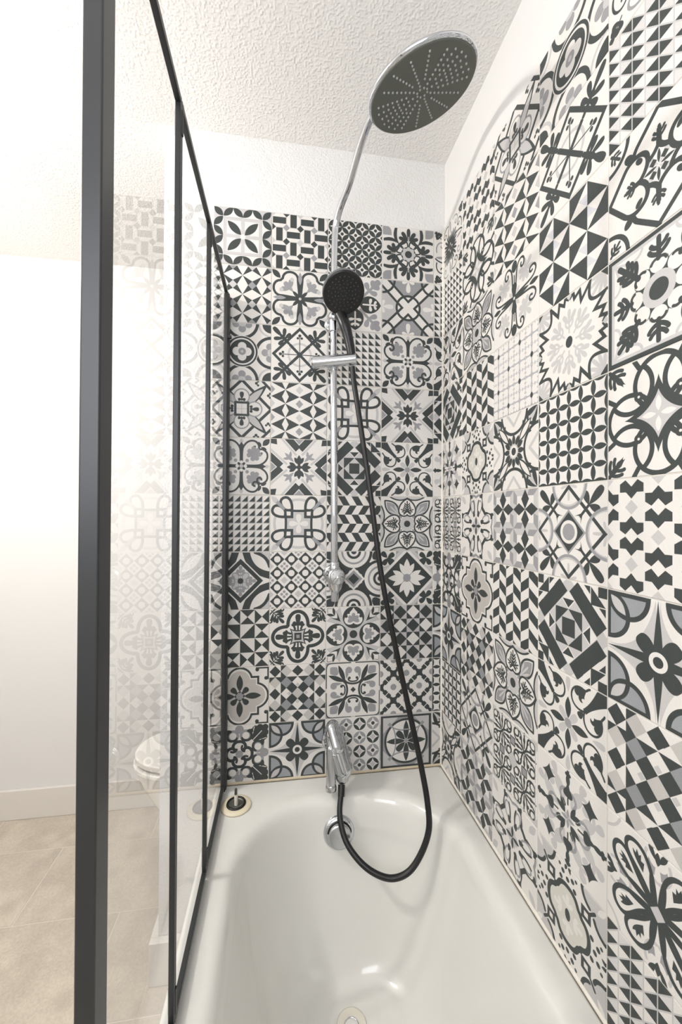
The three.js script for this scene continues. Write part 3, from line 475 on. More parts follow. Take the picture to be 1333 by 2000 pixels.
// ---------------------------------------------------------------- plain materials
const chrome = new THREE.MeshStandardMaterial({ color: 0xd2d5da, metalness: 1, roughness: .07 });
const brushed = new THREE.MeshStandardMaterial({ color: 0xc2c4c7, metalness: 1, roughness: .2 });
const blackMetal = new THREE.MeshPhysicalMaterial({ color: 0x2a2c2d, roughness: .42, metalness: .2, clearcoat: .25, clearcoatRoughness: .3 });
const rubberSeal = new THREE.MeshStandardMaterial({ color: 0x2c2e2f, roughness: .7 });
const glass = new THREE.MeshPhysicalMaterial({ color: 0xffffff, transmission: 1, roughness: 0, ior: 1.52, thickness: 0 });
const blackPlastic = new THREE.MeshPhysicalMaterial({ color: 0x131415, roughness: .3 });
const greyPlastic = new THREE.MeshStandardMaterial({ color: 0x62665f, roughness: .5 });
const ceramic = new THREE.MeshPhysicalMaterial({ color: 0xe3e2dc, roughness: .16, clearcoat: .6, clearcoatRoughness: .05 });
const coarse = noiseField(1024, 230, 11), fine = noiseField(1024, 340, 23), wide = noiseField(1024, 24, 5);
const stipple = (i) => { const a = Math.max(0, coarse[i] - .42) * 1.7, v = Math.min(1, a * .75 + fine[i] * .3 + wide[i] * .1) * 255; return [v, v, v]; };
const ceilingMat = new THREE.MeshStandardMaterial({ color: 0xe5e3e0, roughness: .95, bumpMap: dataTex(1024, stipple, 1.0), bumpScale: .0013 });
const plasterMat = new THREE.MeshStandardMaterial({ color: 0xe0dfdd, roughness: .9, bumpMap: dataTex(1024, (i) => { const v = (coarse[i] * .45 + fine[i] * .35 + wide[i] * .2) * 255; return [v, v, v]; }, 1.1), bumpScale: .0016 });
const paintMat = new THREE.MeshStandardMaterial({ color: 0xe0dfdd, roughness: .75 });
const groutMat = new THREE.MeshStandardMaterial({ color: 0xd2cec6, roughness: .9 });
const skirtMat = new THREE.MeshPhysicalMaterial({ color: 0xddd9d2, roughness: .5 });
const floorTint = dataTex(1024, (i) => { const v = (wide[i] - .5) * 18 + (coarse[i] - .5) * 12 + (fine[i] - .5) * 8; return [196 + v, 186 + v, 172 + v * .95]; }, .9, true);
const floorMats = [0, 1, 2].map((k) => { const t = floorTint.clone(); t.offset.set(k * .37, k * .21); t.needsUpdate = true; return new THREE.MeshPhysicalMaterial({ map: t, roughness: .45, specularIntensity: .4 }); });
const floorGrout = new THREE.MeshStandardMaterial({ color: 0xddd5c8, roughness: .9 });

// ---------------------------------------------------------------- room shell
const CEIL = 2.035 + RIM, T = .18, XL = -2.35, ZF = -.77, ZB = 1.9;
const ceiling = struct('ceiling', box(XL - .1, .13, CEIL, CEIL + .12, ZF - .1, ZB + .1), ceilingMat, 'white ceiling of coarse stippled plaster', 'ceiling');
const floor = struct('floor', box(XL - .1, .13, -.1, -.0012, ZF - .1, ZB + .1), floorGrout, 'beige stone-look floor tiles in running bond', 'floor');
struct('wall_far', box(XL - .1, .13, 0, CEIL, ZF - .1, ZF), paintMat, 'smooth white wall behind the toilet', 'wall');
struct('wall_left', box(XL - .1, XL, 0, CEIL, ZF, ZB), paintMat, 'smooth white wall facing the tiled wall', 'wall');
const wallBack = struct('wall_back', box(-.9, .007, 0, CEIL, -.127, -.007), plasterMat, 'white plaster pier at the tap end, tiled up to head height', 'wall');
const wallRight = struct('wall_right', box(.007, .127, 0, CEIL, ZF, ZB), paintMat, 'long white wall beside the bathtub with patchwork cement tiles', 'wall');
// wall behind the photographer with a frosted window in it
{
  const x0 = DAY.x - DAY.w / 2, x1 = DAY.x + DAY.w / 2, y0 = DAY.y - DAY.h / 2, y1 = DAY.y + DAY.h / 2;
  struct('wall_front', merge([box(XL - .1, x0, 0, CEIL, ZB, ZB + .1), box(x1, .13, 0, CEIL, ZB, ZB + .1), box(x0, x1, 0, y0, ZB, ZB + .1), box(x0, x1, y1, CEIL, ZB, ZB + .1)]), paintMat, 'smooth white wall with a frosted window, facing the tap end', 'wall');
  const w = struct('window_1', merge([box(x0, x1, y0, y0 + .05, ZB - .005, ZB + .06), box(x0, x1, y1 - .05, y1, ZB - .005, ZB + .06), box(x0, x0 + .05, y0, y1, ZB - .005, ZB + .06), box(x1 - .05, x1, y0, y1, ZB - .005, ZB + .06)]), skirtMat, 'white framed frosted bathroom window', 'window');
  mesh('window_pane', box(x0 + .05, x1 - .05, y0 + .05, y1 - .05, ZB + .0, ZB + .02), new THREE.MeshStandardMaterial({ color: 0xffffff, emissive: DAY.colour, emissiveIntensity: 1.2, roughness: .6 }), w);
}
// skirting
struct('baseboard_far', rbox(XL, .0, 0, .135, ZF, ZF + .016, .003), skirtMat, 'low cream baseboard along the far wall', 'baseboard');
struct('baseboard_back', merge([rbox(-.922, -.742, 0, .13, -.007, .015, .003), rbox(-.922, -.9, 0, .13, -.127, .0, .003)]), skirtMat, 'cream baseboard wrapped around the foot of the pier', 'baseboard');
// floor tiles: rows across the room, each row shifted
{
  const L = .69, W = .3235, gap = .003; const geo = rbox(-L / 2 + gap / 2, L / 2 - gap / 2, -.004, 0, -W / 2 + gap / 2, W / 2 - gap / 2, .001, 1); metric(geo);
  const joint = [-1.785, -1.443, -1.097, -.752];
  for (let j = 0; j < 9; j++) {
    const z0 = -.887 + j * W, xj = joint[j % 4]; 
    for (let k = -2; k < 4; k++) { let x0 = xj + k * L, x1 = x0 + L; if (x1 < XL + .02 || x0 > -.72) continue; x0 = Math.max(x0, XL); x1 = Math.min(x1, -.02); const za = Math.max(z0, ZF), zb = Math.min(z0 + W, ZB); if (zb - za < .03) continue;
      const full = x1 - x0 > L - .001 && zb - za > W - .001; const q = full ? geo : metric(rbox(-(x1 - x0) / 2 + gap / 2, (x1 - x0) / 2 - gap / 2, -.004, 0, -(zb - za) / 2 + gap / 2, (zb - za) / 2 - gap / 2, .001, 1));
      mesh('floor_tile', q, floorMats[Math.floor(rnd() * 3)], floor, [(x0 + x1) / 2, 0, (za + zb) / 2]); }
  }
}
// wall tiles
function slab(w, h, t, u0 = 0, u1 = 1) {                   // chamfered tile, front face towards +z at z = 0, uv over the whole print
  const b = .0009, X = w / 2, Y = h / 2, F = [[-X + b, -Y + b], [X - b, -Y + b], [X - b, Y - b], [-X + b, Y - b]], M = [[-X, -Y], [X, -Y], [X, Y], [-X, Y]];
  const pos = [], uv = []; const put = (...q) => { for (const [x, y, z] of q) { pos.push(x, y, z); uv.push(u0 + (u1 - u0) * (x + X) / w, (y + Y) / h); } };
  const f = F.map((p) => [...p, 0]), m = M.map((p) => [...p, -b]), k = M.map((p) => [...p, -t]);
  put(f[0], f[1], f[2], f[0], f[2], f[3]);
  for (let i = 0; i < 4; i++) { const j = (i + 1) % 4; put(m[i], m[j], f[j], m[i], f[j], f[i]); put(k[i], k[j], m[j], k[i], m[j], m[i]); }
  const q = new THREE.BufferGeometry(); q.setAttribute('position', new THREE.Float32BufferAttribute(pos, 3)); q.setAttribute('uv', new THREE.Float32BufferAttribute(uv, 2)); q.computeVertexNormals(); return q;
}
const GAP = .0022, tileGeo = slab(T - GAP, T - GAP, .0075);
const CUT = .0332, stripGeo = slab(CUT - GAP, T - GAP, .0075, 0, CUT / T), restGeo = slab(.1446 - GAP, T - GAP, .0075, CUT / T, 1);
const BACK = [
  ['leafborder', 'weave', 'petals', 'palmette'], ['stars', 'clover', 'discs', 'straps'], ['interlace', 'crossdiamond', 'sawteeth', 'scrollcross'], ['clubs', 'rhombs', 'knots', 'saltire'], ['scrollcross', 'saltire', 'squares', 'cornerscroll'],
  ['flags', 'knots', 'chevronsflat', 'orchid'], ['lensdiamond', 'dotdiamonds', 'ripples', 'flowerdiamond'], ['pinwheel', 'quatrefoil', 'hearts', 'checkdiamonds'], ['barbed', 'diamondchecks', 'cushion', 'blossoms'], ['acanthus', 'bluearcs', 'octostars', 'wheel']];
const RIGHT = [                                             // columns from the corner towards the photographer
  ['swirls', 'sawteeth', 'cornerscroll', 'squares', 'spades', 'loops', 'acanthus', 'bluearcs', 'ovals', 'daisy'],
  ['blobs', 'rings', 'orchid', 'chevrons', 'quadlinks', 'ringflower', 'barbed', 'diamondchecks', 'circlediamond', 'windmills'],
  ['clubs', 'rhombs', 'thinscroll', 'whiteleaves', 'daisy', 'windmills', 'chevrons', 'orchid', 'loops', 'ringflower'],
  ['interlace', 'crossdiamond', 'bigtriangles', 'sawburst', 'ovals', 'circlediamond', 'squares', 'cornerscroll', 'spades', 'quadlinks'],
  ['swirls', 'flagsalternate', 'lotus', 'medallion', 'rings', 'blobs', 'bluearcs', 'diamondchecks', 'butterflies', 'flagsmirrored'],
  ['palmette', 'straps', 'scrollcross', 'hearts', 'checkdiamonds', 'blossoms', 'wheel', 'octostars', 'ripples', 'dotdiamonds'],
  ['weave', 'petals', 'knots', 'cushion', 'flowerdiamond', 'acanthus', 'pinwheel', 'clover', 'stars', 'leafborder'],
  ['lotus', 'medallion', 'loops', 'spades', 'quatrefoil', 'rhombs', 'sawburst', 'clubs', 'rings', 'squares'],
  ['chevrons', 'discs', 'lensdiamond', 'windmills', 'interlace', 'thinscroll', 'ovals', 'saltire', 'daisy', 'orchid']];
mesh('grout', box(-.753, .007, RIM - .03, RIM + 10 * T, -.0069, -.0012), groutMat, wallBack);
mesh('grout', box(.0012, .0069, RIM - .03, RIM + 10 * T, -.0012, .1446 + 8 * T), groutMat, wallRight);
for (let r = 0; r < 10; r++) {
  const y = RIM + (9.5 - r) * T;
  for (let c = 0; c < 4; c++) mesh('tile', tileGeo, tileMaterial(BACK[r][c]), wallBack, [(c - 3.5) * T - CUT, y, 0]);
  mesh('tile', stripGeo, tileMaterial(RIGHT[0][r]), wallBack, [-CUT / 2, y, 0]);
  for (let c = 0; c < 9; c++) { const m = mesh('tile', c ? tileGeo : restGeo, tileMaterial(RIGHT[c][r]), wallRight, [0, y, c ? .1446 + (c - .5) * T : .1446 / 2]); m.rotation.y = -Math.PI / 2; }
}
// ---------------------------------------------------------------- bathtub
const drainCream = new THREE.MeshPhysicalMaterial({ color: 0xe2ddcf, roughness: .35 });
{
  const tub = thing('bathtub', 'white enamel bathtub along the tiled walls, chrome overflow at the tap end', 'bathtub', [-.3675, 0, .85]);
  const hx = .3675, hz = .85, N = 240;
  const rr = (ax, cx, az0, az1, rad) => (a) => {           // rounded rectangle reached from the tub's centre in direction a
    const dx = Math.cos(a), dz = Math.sin(a), x0 = cx - ax, x1 = cx + ax; let lo = 0, hi = 3;
    const inside = (t) => { const x = t * dx, z = t * dz; if (x < x0 || x > x1 || z < az0 || z > az1) return false; const px = Math.max(x0 + rad - x, x - (x1 - rad), 0), pz = Math.max(az0 + rad - z, z - (az1 - rad), 0); return px * px + pz * pz <= rad * rad || px === 0 || pz === 0; };
    for (let k = 0; k < 40; k++) { const m = (lo + hi) / 2; inside(m) ? lo = m : hi = m; } return [lo * dx, lo * dz];
  };
  const angs = []; const ca = Math.atan2(hz, hx); for (let i = 0; i < N; i++) angs.push(-Math.PI + 2 * Math.PI * i / N); for (const k of [ca, Math.PI - ca, -ca, -Math.PI + ca]) angs.push(k); angs.sort((p, q) => p - q);
  const cx = .012, ax = .288, f = -.744, b = .66;            // basin opening relative to the centre
  const off = (o, y, rad, oz = o, ob = o) => ({ fn: rr(ax - o, cx, f + oz, b - ob, Math.max(.03, rad)), y });
  const rings = [
    { fn: rr(hx - .002, 0, -hz + .002, hz - .002, .004), y: -.045 }, { fn: rr(hx - .001, 0, -hz + .001, hz - .001, .005), y: -.012 }, { fn: rr(hx - .004, 0, -hz + .004, hz - .004, .006), y: -.003 }, { fn: rr(hx - .012, 0, -hz + .012, hz - .012, .01), y: 0 },
    off(-.03, .0, .24), off(-.018, -.0015, .235), off(-.008, -.006, .23), off(0, -.014, .225), off(.006, -.026, .22), off(.012, -.045, .215, .012), off(.022, -.09, .21, .02, .05), off(.04, -.16, .2, .036, .1), off(.06, -.24, .19, .06, .16), off(.082, -.31, .17, .085, .21), off(.105, -.352, .15, .1, .25), off(.135, -.38, .13, .118, .29), off(.17, -.394, .1, .138, .33), off(.22, -.4, .06, .16, .4)];
  const P = [], I = []; const M = angs.length;
  for (const r of rings) for (const a of angs) { const [x, z] = r.fn(a); P.push(x, r.y + RIM, z); }
  P.push(cx, RIM - .402, -.2);
  for (let k = 0; k < rings.length - 1; k++) for (let i = 0; i < M; i++) { const j = (i + 1) % M, p = k * M + i, q = k * M + j, s = p + M, t = q + M; I.push(p, s, q, q, s, t); }
  for (let i = 0; i < M; i++) I.push((rings.length - 1) * M + i, rings.length * M, (rings.length - 1) * M + (i + 1) % M);
  const geo = new THREE.BufferGeometry(); geo.setAttribute('position', new THREE.Float32BufferAttribute(P, 3)); geo.setIndex(I); geo.computeVertexNormals();
  const uv = new Float32Array(P.length / 3 * 2); for (let i = 0; i < P.length / 3; i++) { uv[2 * i] = P[3 * i]; uv[2 * i + 1] = P[3 * i + 2]; } geo.setAttribute('uv', new THREE.BufferAttribute(uv, 2));
  mesh('tub_shell', geo, ceramic, tub);
  mesh('side_panel', rbox(-hx + .012, -hx + .03, 0, RIM - .04, -hz + .005, hz - .005, .003), paintMat, tub);
  // overflow: chrome dome with a hooded slot
  const oc = V(-.366 + .3675, RIM - .086, .123 - .85), od = V(0, .18, 1).normalize();
  const ov = mesh('overflow', lathe([[0, -.02], [.044, -.02], [.046, -.004], [.0455, .004], [.041, .011], [.033, .015], [.0, .016]], oc, od), chrome, tub);
  mesh('overflow_knob', lathe([[0, .014], [.031, .014], [.033, .02], [.032, .028], [.027, .031], [0, .0325]], oc, od), brushed, ov);
  mesh('overflow_slot', new THREE.TorusGeometry(.034, .0022, 8, 32, Math.PI * .9).rotateZ(.15).applyQuaternion(new THREE.Quaternion().setFromUnitVectors(V(0, 0, 1), od)).translate(...oc.clone().addScaledVector(od, .0165).toArray()), blackPlastic, ov);
  // drain
  const dr = mesh('drain', lathe([[.016, -.004], [.02, .001], [.034, .003], [.037, .001], [.037, -.004]], V(-.361 + .3675, RIM - .3985, .322 - .85), V(0, 1, 0)), drainCream, tub);
  mesh('drain_cup', lathe([[0, -.002], [.0165, -.002], [.018, .001]], V(-.361 + .3675, RIM - .3985, .322 - .85), V(0, 1, 0)), brushed, dr);
}
const sealant = new THREE.MeshPhysicalMaterial({ color: 0xcdbfa6, roughness: .55 });
const sealantPale = new THREE.MeshPhysicalMaterial({ color: 0xe6e1d6, roughness: .5 });
struct('trim_1', cyl(V(-.735, RIM, -.001), V(0, RIM, -.001), .0048, .0048, 12), sealant, 'yellowed sealant bead between bathtub rim and end tiles', 'sealant');
struct('trim_2', cyl(V(.001, RIM, 0), V(.001, RIM, 1.7), .005, .005, 12), sealantPale, 'thin sealant bead between bathtub rim and side tiles', 'sealant');

struct('trim_3', cyl(V(0, RIM, 0), V(0, RIM + 10 * T, 0), .0045, .0045, 12), sealantPale, 'white sealant bead up the corner between the tiled walls', 'sealant');

// ---------------------------------------------------------------- folding bath screen
{
  const sc = thing('bath_screen', 'black-framed folding glass bath screen standing on the bathtub rim', 'shower screen', [-.7, RIM, 0]);
  const X0 = -.012, X1 = -.0025, top = 1.52, bot = .012;
  mesh('wall_profile', merge([rbox(-.0165, .001, 0, 1.515, .002, .027, .002), rbox(-.0135, -.001, 0, 1.515, .025, .036, .002)]), blackMetal, sc);
  const panels = [[.037, .3215], [.3225, .5925], [.594, .888]];
  panels.forEach(([a, b], i) => {
    const last = i === 2, s = .006, s1 = last ? .027 : s, r = .0115, e = last ? .004 : 0;
    const fr = mesh('panel_frame', merge([rbox(X0, X1, bot, top, a, a + s, .0015), rbox(X0 - e, X1 + e, bot - e, top + e, b - s1, b, .002), rbox(X0, X1, top - r, top, a + s, b - s1, .0015), rbox(X0, X1, bot, bot + r, a + s, b - s1, .0015)]), blackMetal, sc);
    mesh('glass_pane', new THREE.PlaneGeometry(b - a - s - s1 + .002, top - bot - 2 * r + .002).rotateY(Math.PI / 2).translate((X0 + X1) / 2, (top + bot) / 2, (a + s + b - s1) / 2), glass, fr);
    mesh('bottom_seal', box(X0 + .005, X1 - .005, .001, bot + .001, a + .002, b - .002), rubberSeal, fr);
    if (!last) for (const y of [bot + .02, top - .06]) mesh('hinge', cyl(V(X1 - .001, y, b + .0005), V(X1 - .001, y + .04, b + .0005), .0035, .0035, 12), blackMetal, fr);
  });
  mesh('buffer', rbox(-.004, .009, 1.372, 1.381, .031, .041, .002), rubberSeal, sc);
}

// ---------------------------------------------------------------- shower column
{
  const bx = -.379, bz = .055;
  const col = thing('shower_column', 'chrome shower rail with gooseneck arm and large round rain head', 'shower', [bx, RIM + .58, 0]);
  const L = (x, y, z) => V(x - bx, y - .58, z);             // from the bathtub rim's height
  mesh('riser_tube', cyl(L(-.3745, .67, bz), L(-.382, 1.43, bz), .0105), chrome, col);
  mesh('gooseneck_arm', tube([L(-.382, 1.42, bz), L(-.3815, 1.55, bz), L(-.379, 1.7, bz), L(-.377, 1.735, bz + .004), L(-.368, 1.768, .086), L(-.352, 1.79, .143), L(-.334, 1.83, .235), L(-.322, 1.842, .29), L(-.304, 1.834, .37), L(-.286, 1.802, .445), L(-.272, 1.757, .492), L(-.266, 1.735, .4995)], .0101, 160, 20), chrome, col);
  mesh('tube_joint', lathe([[0, -.02], [.0125, -.02], [.0135, -.016], [.0135, .016], [.0125, .02], [0, .02]], L(-.382, 1.425, bz), V(-.01, 1, 0)), chrome, col);
  const tb = mesh('wall_bracket', merge([lathe([[0, 0], [.024, 0], [.024, .004], [.02, .008], [.0105, .01], [.0105, .05]], L(-.381, 1.452, .001), V(0, 0, 1)), new THREE.SphereGeometry(.0185, 32, 20).translate(...L(-.381, 1.452, bz).toArray())]), chrome, col);
  mesh('bracket_cap', lathe([[0, .02], [.009, .019], [.0145, .0145], [.0145, .011], [0, .011]], L(-.381, 1.452, bz), V(0, -.05, 1)), brushed, tb);
  const lb = mesh('diverter', merge([lathe([[0, 0], [.031, 0], [.0315, .003], [.027, .009], [.019, .014], [.016, .05]], L(-.372, .648, .001), V(0, 0, 1)), new THREE.SphereGeometry(.0255, 36, 24).scale(.92, 1.55, .95).translate(...L(-.3715, .634, bz).toArray()), cyl(L(-.3725, .572, bz), L(-.3725, .61, bz), .0115, .0125), lathe([[0, 0], [.0125, 0], [.0145, .006], [.0135, .03], [0, .03]], L(-.3742, .662, bz), V(0, 1, 0))]), chrome, col);
  const kn = mesh('diverter_knob', lathe([[0, .018], [.0225, .018], [.024, .022], [.0235, .034], [.021, .038], [.0, .047]], L(-.3705, .647, bz), V(.06, .12, 1), 10), chrome, lb);
  mesh('knob_collar', lathe([[.0225, .012], [.0265, .012], [.0265, .019], [.0225, .019]], L(-.3705, .647, bz), V(.06, .12, 1)), brushed, kn);
  // sliding holder: a fat horizontal cylinder
  const sa = L(-.447, 1.302, .066), sb = L(-.3115, 1.315, .086), sd = sb.clone().sub(sa).normalize();
  const sl = mesh('slide_holder', merge([lathe([[0, 0], [.0155, 0], [.0178, .0025], [.0178, .1315], [.0155, .134], [0, .134]], sa, sd), lathe([[0, -.022], [.0145, -.022], [.0155, -.02], [.0155, .02], [.0145, .022], [0, .022]], L(-.3805, 1.31, bz), V(0, 1, 0))]), chrome, col);
  mesh('holder_end_cap', lathe([[0, -.003], [.013, -.003], [.0145, -.001], [.0145, .001], [0, .001]], sa, sd), brushed, sl);
  // rain head, tipped on its ball joint
  const n = V(.3051, -1, -.1612).normalize(), hc = L(-.2579, 1.7082, .4971), up = n.clone().negate();
  const head = mesh('rain_head', lathe([[.1075, 0], [.1105, .0015], [.1118, .005], [.111, .008], [.102, .0115], [.06, .016], [.026, .02], [.02, .026], [.016, .034], [0, .036]], hc, up, 96), chrome, col);
  mesh('ball_joint', new THREE.SphereGeometry(.0145, 28, 18).translate(...hc.clone().addScaledVector(up, .036).toArray()), chrome, head);
  mesh('spray_face', lathe([[0, -.0016], [.104, -.0016], [.1076, -.0004], [.1078, .003], [0, .003]], hc, up, 96), greyPlastic, head);
  const e1 = V(1, 0, 0).addScaledVector(n, -n.x).normalize(), e2 = n.clone().cross(e1), nz = [];
  const nub = (r, a) => { const p = hc.clone().addScaledVector(n, .0015).addScaledVector(e1, r * Math.cos(a)).addScaledVector(e2, r * Math.sin(a)); nz.push(lathe([[.0021, 0], [.0019, .0016], [.0011, .0026], [0, .0028]], p, n, 8)); };
  for (let k = 0; k < 16; k++) { const a = k * Math.PI / 8 + .2, s = k % 2; for (let i = 0; i < (s ? 8 : 7); i++) nub((s ? .02 : .033) + i * .0098, a); if (k % 8 < 3) for (let i = 0; i < 5; i++) nub(.05 + i * .0105, a + .2); }
  for (let k = 0; k < 8; k++) nub(.011, k * Math.PI / 4);
  mesh('nozzles', merge(nz), new THREE.MeshStandardMaterial({ color: 0xb9bab7, roughness: .5 }), head);
}

// ---------------------------------------------------------------- hand shower and hose
{
  const a = V(-.3265, 1.318, .086), c = V(-.3615, 1.487, .13), nf = V(.05, -Math.sin(.82), Math.cos(.82)).normalize();
  const o = a.clone(); const hs = thing('hand_shower', 'round black hand shower clipped into the chrome slide holder', 'hand shower', [o.x, RIM + o.y, o.z]);
  const L = (v) => v.clone().sub(o); const C = L(c), up = nf.clone().negate();
    mesh('head_shell', lathe([[.0612, 0], [.0622, -.003], [.0622, -.013], [.059, -.018], [.05, -.023], [.03, -.027], [0, -.028]], C, nf, 64), new THREE.MeshPhysicalMaterial({ color: 0x55595a, roughness: .35 }), hs);
  const fc = mesh('spray_face', lathe([[.061, -.002], [.0608, .001], [.056, .003], [.05, .0022], [0, .003]], C, nf, 64), blackPlastic, hs);
  const e1 = V(1, 0, 0).addScaledVector(nf, -nf.x).normalize(), e2 = nf.clone().cross(e1), nz = [];
  for (const [r, k] of [[.008, 6], [.017, 10], [.026, 14], [.035, 18], [.045, 22]]) for (let i = 0; i < k; i++) { const t = i / k * 2 * Math.PI + r * 30; nz.push(lathe([[.0019, 0], [.0017, .0012], [.0008, .0018], [0, .0018]], C.clone().addScaledVector(nf, .0024).addScaledVector(e1, r * Math.cos(t)).addScaledVector(e2, r * Math.sin(t)), nf, 8)); }
  mesh('nozzles', merge(nz), new THREE.MeshPhysicalMaterial({ color: 0x3c3e40, roughness: .25 }), fc);
  // tapering handle: rings along a spine from the holder to the head
  const dn = V(0, -1, 0).addScaledVector(nf, nf.y).normalize(), N = (k, m) => C.clone().addScaledVector(dn, k).addScaledVector(nf, m);
  const spine = new THREE.CatmullRomCurve3([V(0, -.012, -.002), V(-.007, .03, 0), V(-.016, .068, .001), V(-.026, .1, .003), N(.054, -.012), N(.034, -.0145), N(.012, -.015)]);
  const rad = [.0115, .0135, .0148, .0162, .0182, .0215, .025, .027], S = 40, R = 24, P = [], I = [];
  for (let i = 0; i <= S; i++) { const t = i / S, p = spine.getPoint(t), d = spine.getTangent(t), x = V(1, 0, 0).addScaledVector(d, -d.x).normalize(), y = d.clone().cross(x); const f = t * (rad.length - 1), k = Math.min(rad.length - 2, Math.floor(f)), w = rad[k] + (rad[k + 1] - rad[k]) * (f - k), h = Math.min(w, .0152); for (let j = 0; j < R; j++) { const q = j / R * 2 * Math.PI, v = p.clone().addScaledVector(x, w * Math.cos(q)).addScaledVector(y, h * Math.sin(q)); P.push(v.x, v.y, v.z); } }
  for (let i = 0; i < S; i++) for (let j = 0; j < R; j++) { const k = (j + 1) % R, p = i * R + j, q = i * R + k; I.push(p, q, p + R, q, q + R, p + R); }
  const hg = new THREE.BufferGeometry(); hg.setAttribute('position', new THREE.Float32BufferAttribute(P, 3)); hg.setIndex(I); hg.computeVertexNormals();
  mesh('handle', hg, blackPlastic, hs);
  mesh('hose_nut', lathe([[0, 0], [.0085, 0], [.0105, .008], [.0105, .02], [0, .02]], V(.0003, -.022, -.003), V(-.02, 1, .1)), chrome, hs);
  const H = [[-0.3265, 1.867, .0825], [-0.323, 1.835, .08], [-0.308, 1.736, 0.085], [-0.275, 1.5, 0.1], [-0.242, 1.24, 0.12], [-0.207, 1.046, 0.14], [-0.169, 0.848, 0.17], [-0.143, 0.703, 0.2], [-0.134, 0.619, 0.225], [-0.136, 0.561, 0.24], [-0.163, 0.504, 0.25], [-0.2, 0.466, 0.255], [-0.243, 0.452, 0.25], [-0.287, 0.459, 0.235], [-0.325, 0.477, 0.21], [-0.355, 0.506, 0.175], [-0.366, 0.552, 0.14], [-0.3585, 0.588, 0.113], [-0.3545, 0.606, 0.097]];
  const b = V(...H[12]); const ho = thing('shower_hose', 'smooth black hose looping from the hand shower down to the mixer', 'hose', b.toArray());
  mesh('hose_tube', tube(H.map((p) => V(...p).sub(b)), .0082, 260, 16), new THREE.MeshPhysicalMaterial({ color: 0x111213, roughness: .38 }), ho);
  mesh('hose_ferrule', cyl(V(...H[17]).sub(b).add(V(0, -.004, .003)), V(...H[18]).sub(b), .0098, .0105), blackPlastic, ho);
}

// ---------------------------------------------------------------- bath mixer
{
  const mx = thing('bath_mixer', 'chrome single-lever bath mixer on the end wall above the rim', 'tap', [-.365, RIM + .03, 0]);
  const L = (x, y, z) => V(x + .365, y - .03, z);
  const cap = (a, b, r, s = [1, 1, 1]) => { const d = b.clone().sub(a), c = new THREE.CapsuleGeometry(r, d.length(), 12, 32); c.scale(...s); c.applyQuaternion(new THREE.Quaternion().setFromUnitVectors(V(0, 1, 0), d.normalize())); c.translate(...a.clone().add(b).multiplyScalar(.5).toArray()); return c; };
  mesh('wall_rose', merge([lathe([[0, 0], [.034, 0], [.034, .004], [.03, .01], [.02, .014], [.019, .05]], L(-.372, .115, .001), V(0, 0, 1))]), chrome, mx);
  mesh('body', merge([cap(L(-.374, .165, .056), L(-.349, .07, .08), .031, [1, 1, .95]), lathe([[0, -.012], [.0255, -.012], [.0275, -.006], [.0275, .004], [.024, .008], [0, .008]], L(-.363, .115, .072), V(-.2, .9, -.1))]), chrome, mx);
  mesh('lever', merge([cap(L(-.377, .19, .074), L(-.366, .15, .1), .0215, [1.05, 1, .72]), cap(L(-.363, .13, .1), L(-.348, .082, .11), .015, [1.15, 1, .7])]), chrome, mx);
  mesh('spout', merge([cyl(L(-.387, .03, .102), L(-.385, .128, .076), .0148, .0135), lathe([[.011, 0], [.0155, 0], [.0163, .003], [.0163, .012], [.0148, .016]], L(-.3872, .021, .1044), V(.02, .98, -.24)), new THREE.SphereGeometry(.0137, 24, 16).translate(...L(-.385, .128, .076).toArray())]), brushed, mx);
  mesh('hose_outlet', merge([lathe([[0, 0], [.0125, 0], [.0185, .008], [.0195, .014], [.0195, .03], [.0165, .036], [0, .036]], L(-.3535, .036, .0925), V(.1, 1, -.12))]), brushed, mx);
}

// ---------------------------------------------------------------- bath plug left upside down on the rim
{
  const pl = thing('bath_plug', 'upturned bath plug, cream rubber flange and threaded pin, on the rim corner', 'plug', [-.661, RIM, .099]);
  mesh('flange', lathe([[.024, .004], [.026, .008], [.034, .0075], [.0415, .005], [.0425, .002], [.041, 0], [0, 0]], V(0, 0, 0), V(0, 1, 0)), new THREE.MeshPhysicalMaterial({ color: 0xe3dac0, roughness: .45 }), pl);
  mesh('seal_ring', lathe([[.0215, .004], [.0225, .011], [.0265, .0115], [.028, .007], [.0265, .003]], V(0, 0, 0), V(0, 1, 0)), blackPlastic, pl);
  mesh('cup', lathe([[0, .005], [.019, .005], [.0225, .0085]], V(0, 0, 0), V(0, 1, 0)), new THREE.MeshStandardMaterial({ color: 0x6d7069, metalness: .6, roughness: .4 }), pl);
  const pin = mesh('pin', cyl(V(0, .005, 0), V(-.001, .034, 0), .0052, .0048, 20), new THREE.MeshPhysicalMaterial({ color: 0xe9e4d6, roughness: .35 }), pl);
  mesh('pin_tip', lathe([[0, 0], [.0038, 0], [.0042, .003], [.0034, .005], [.0041, .007], [.0034, .009], [.0041, .012], [.003, .017], [0, .018]], V(-.001, .034, 0), V(0, 1, 0), 20), new THREE.MeshStandardMaterial({ color: 0x4a4c49, metalness: .5, roughness: .45 }), pin);
}

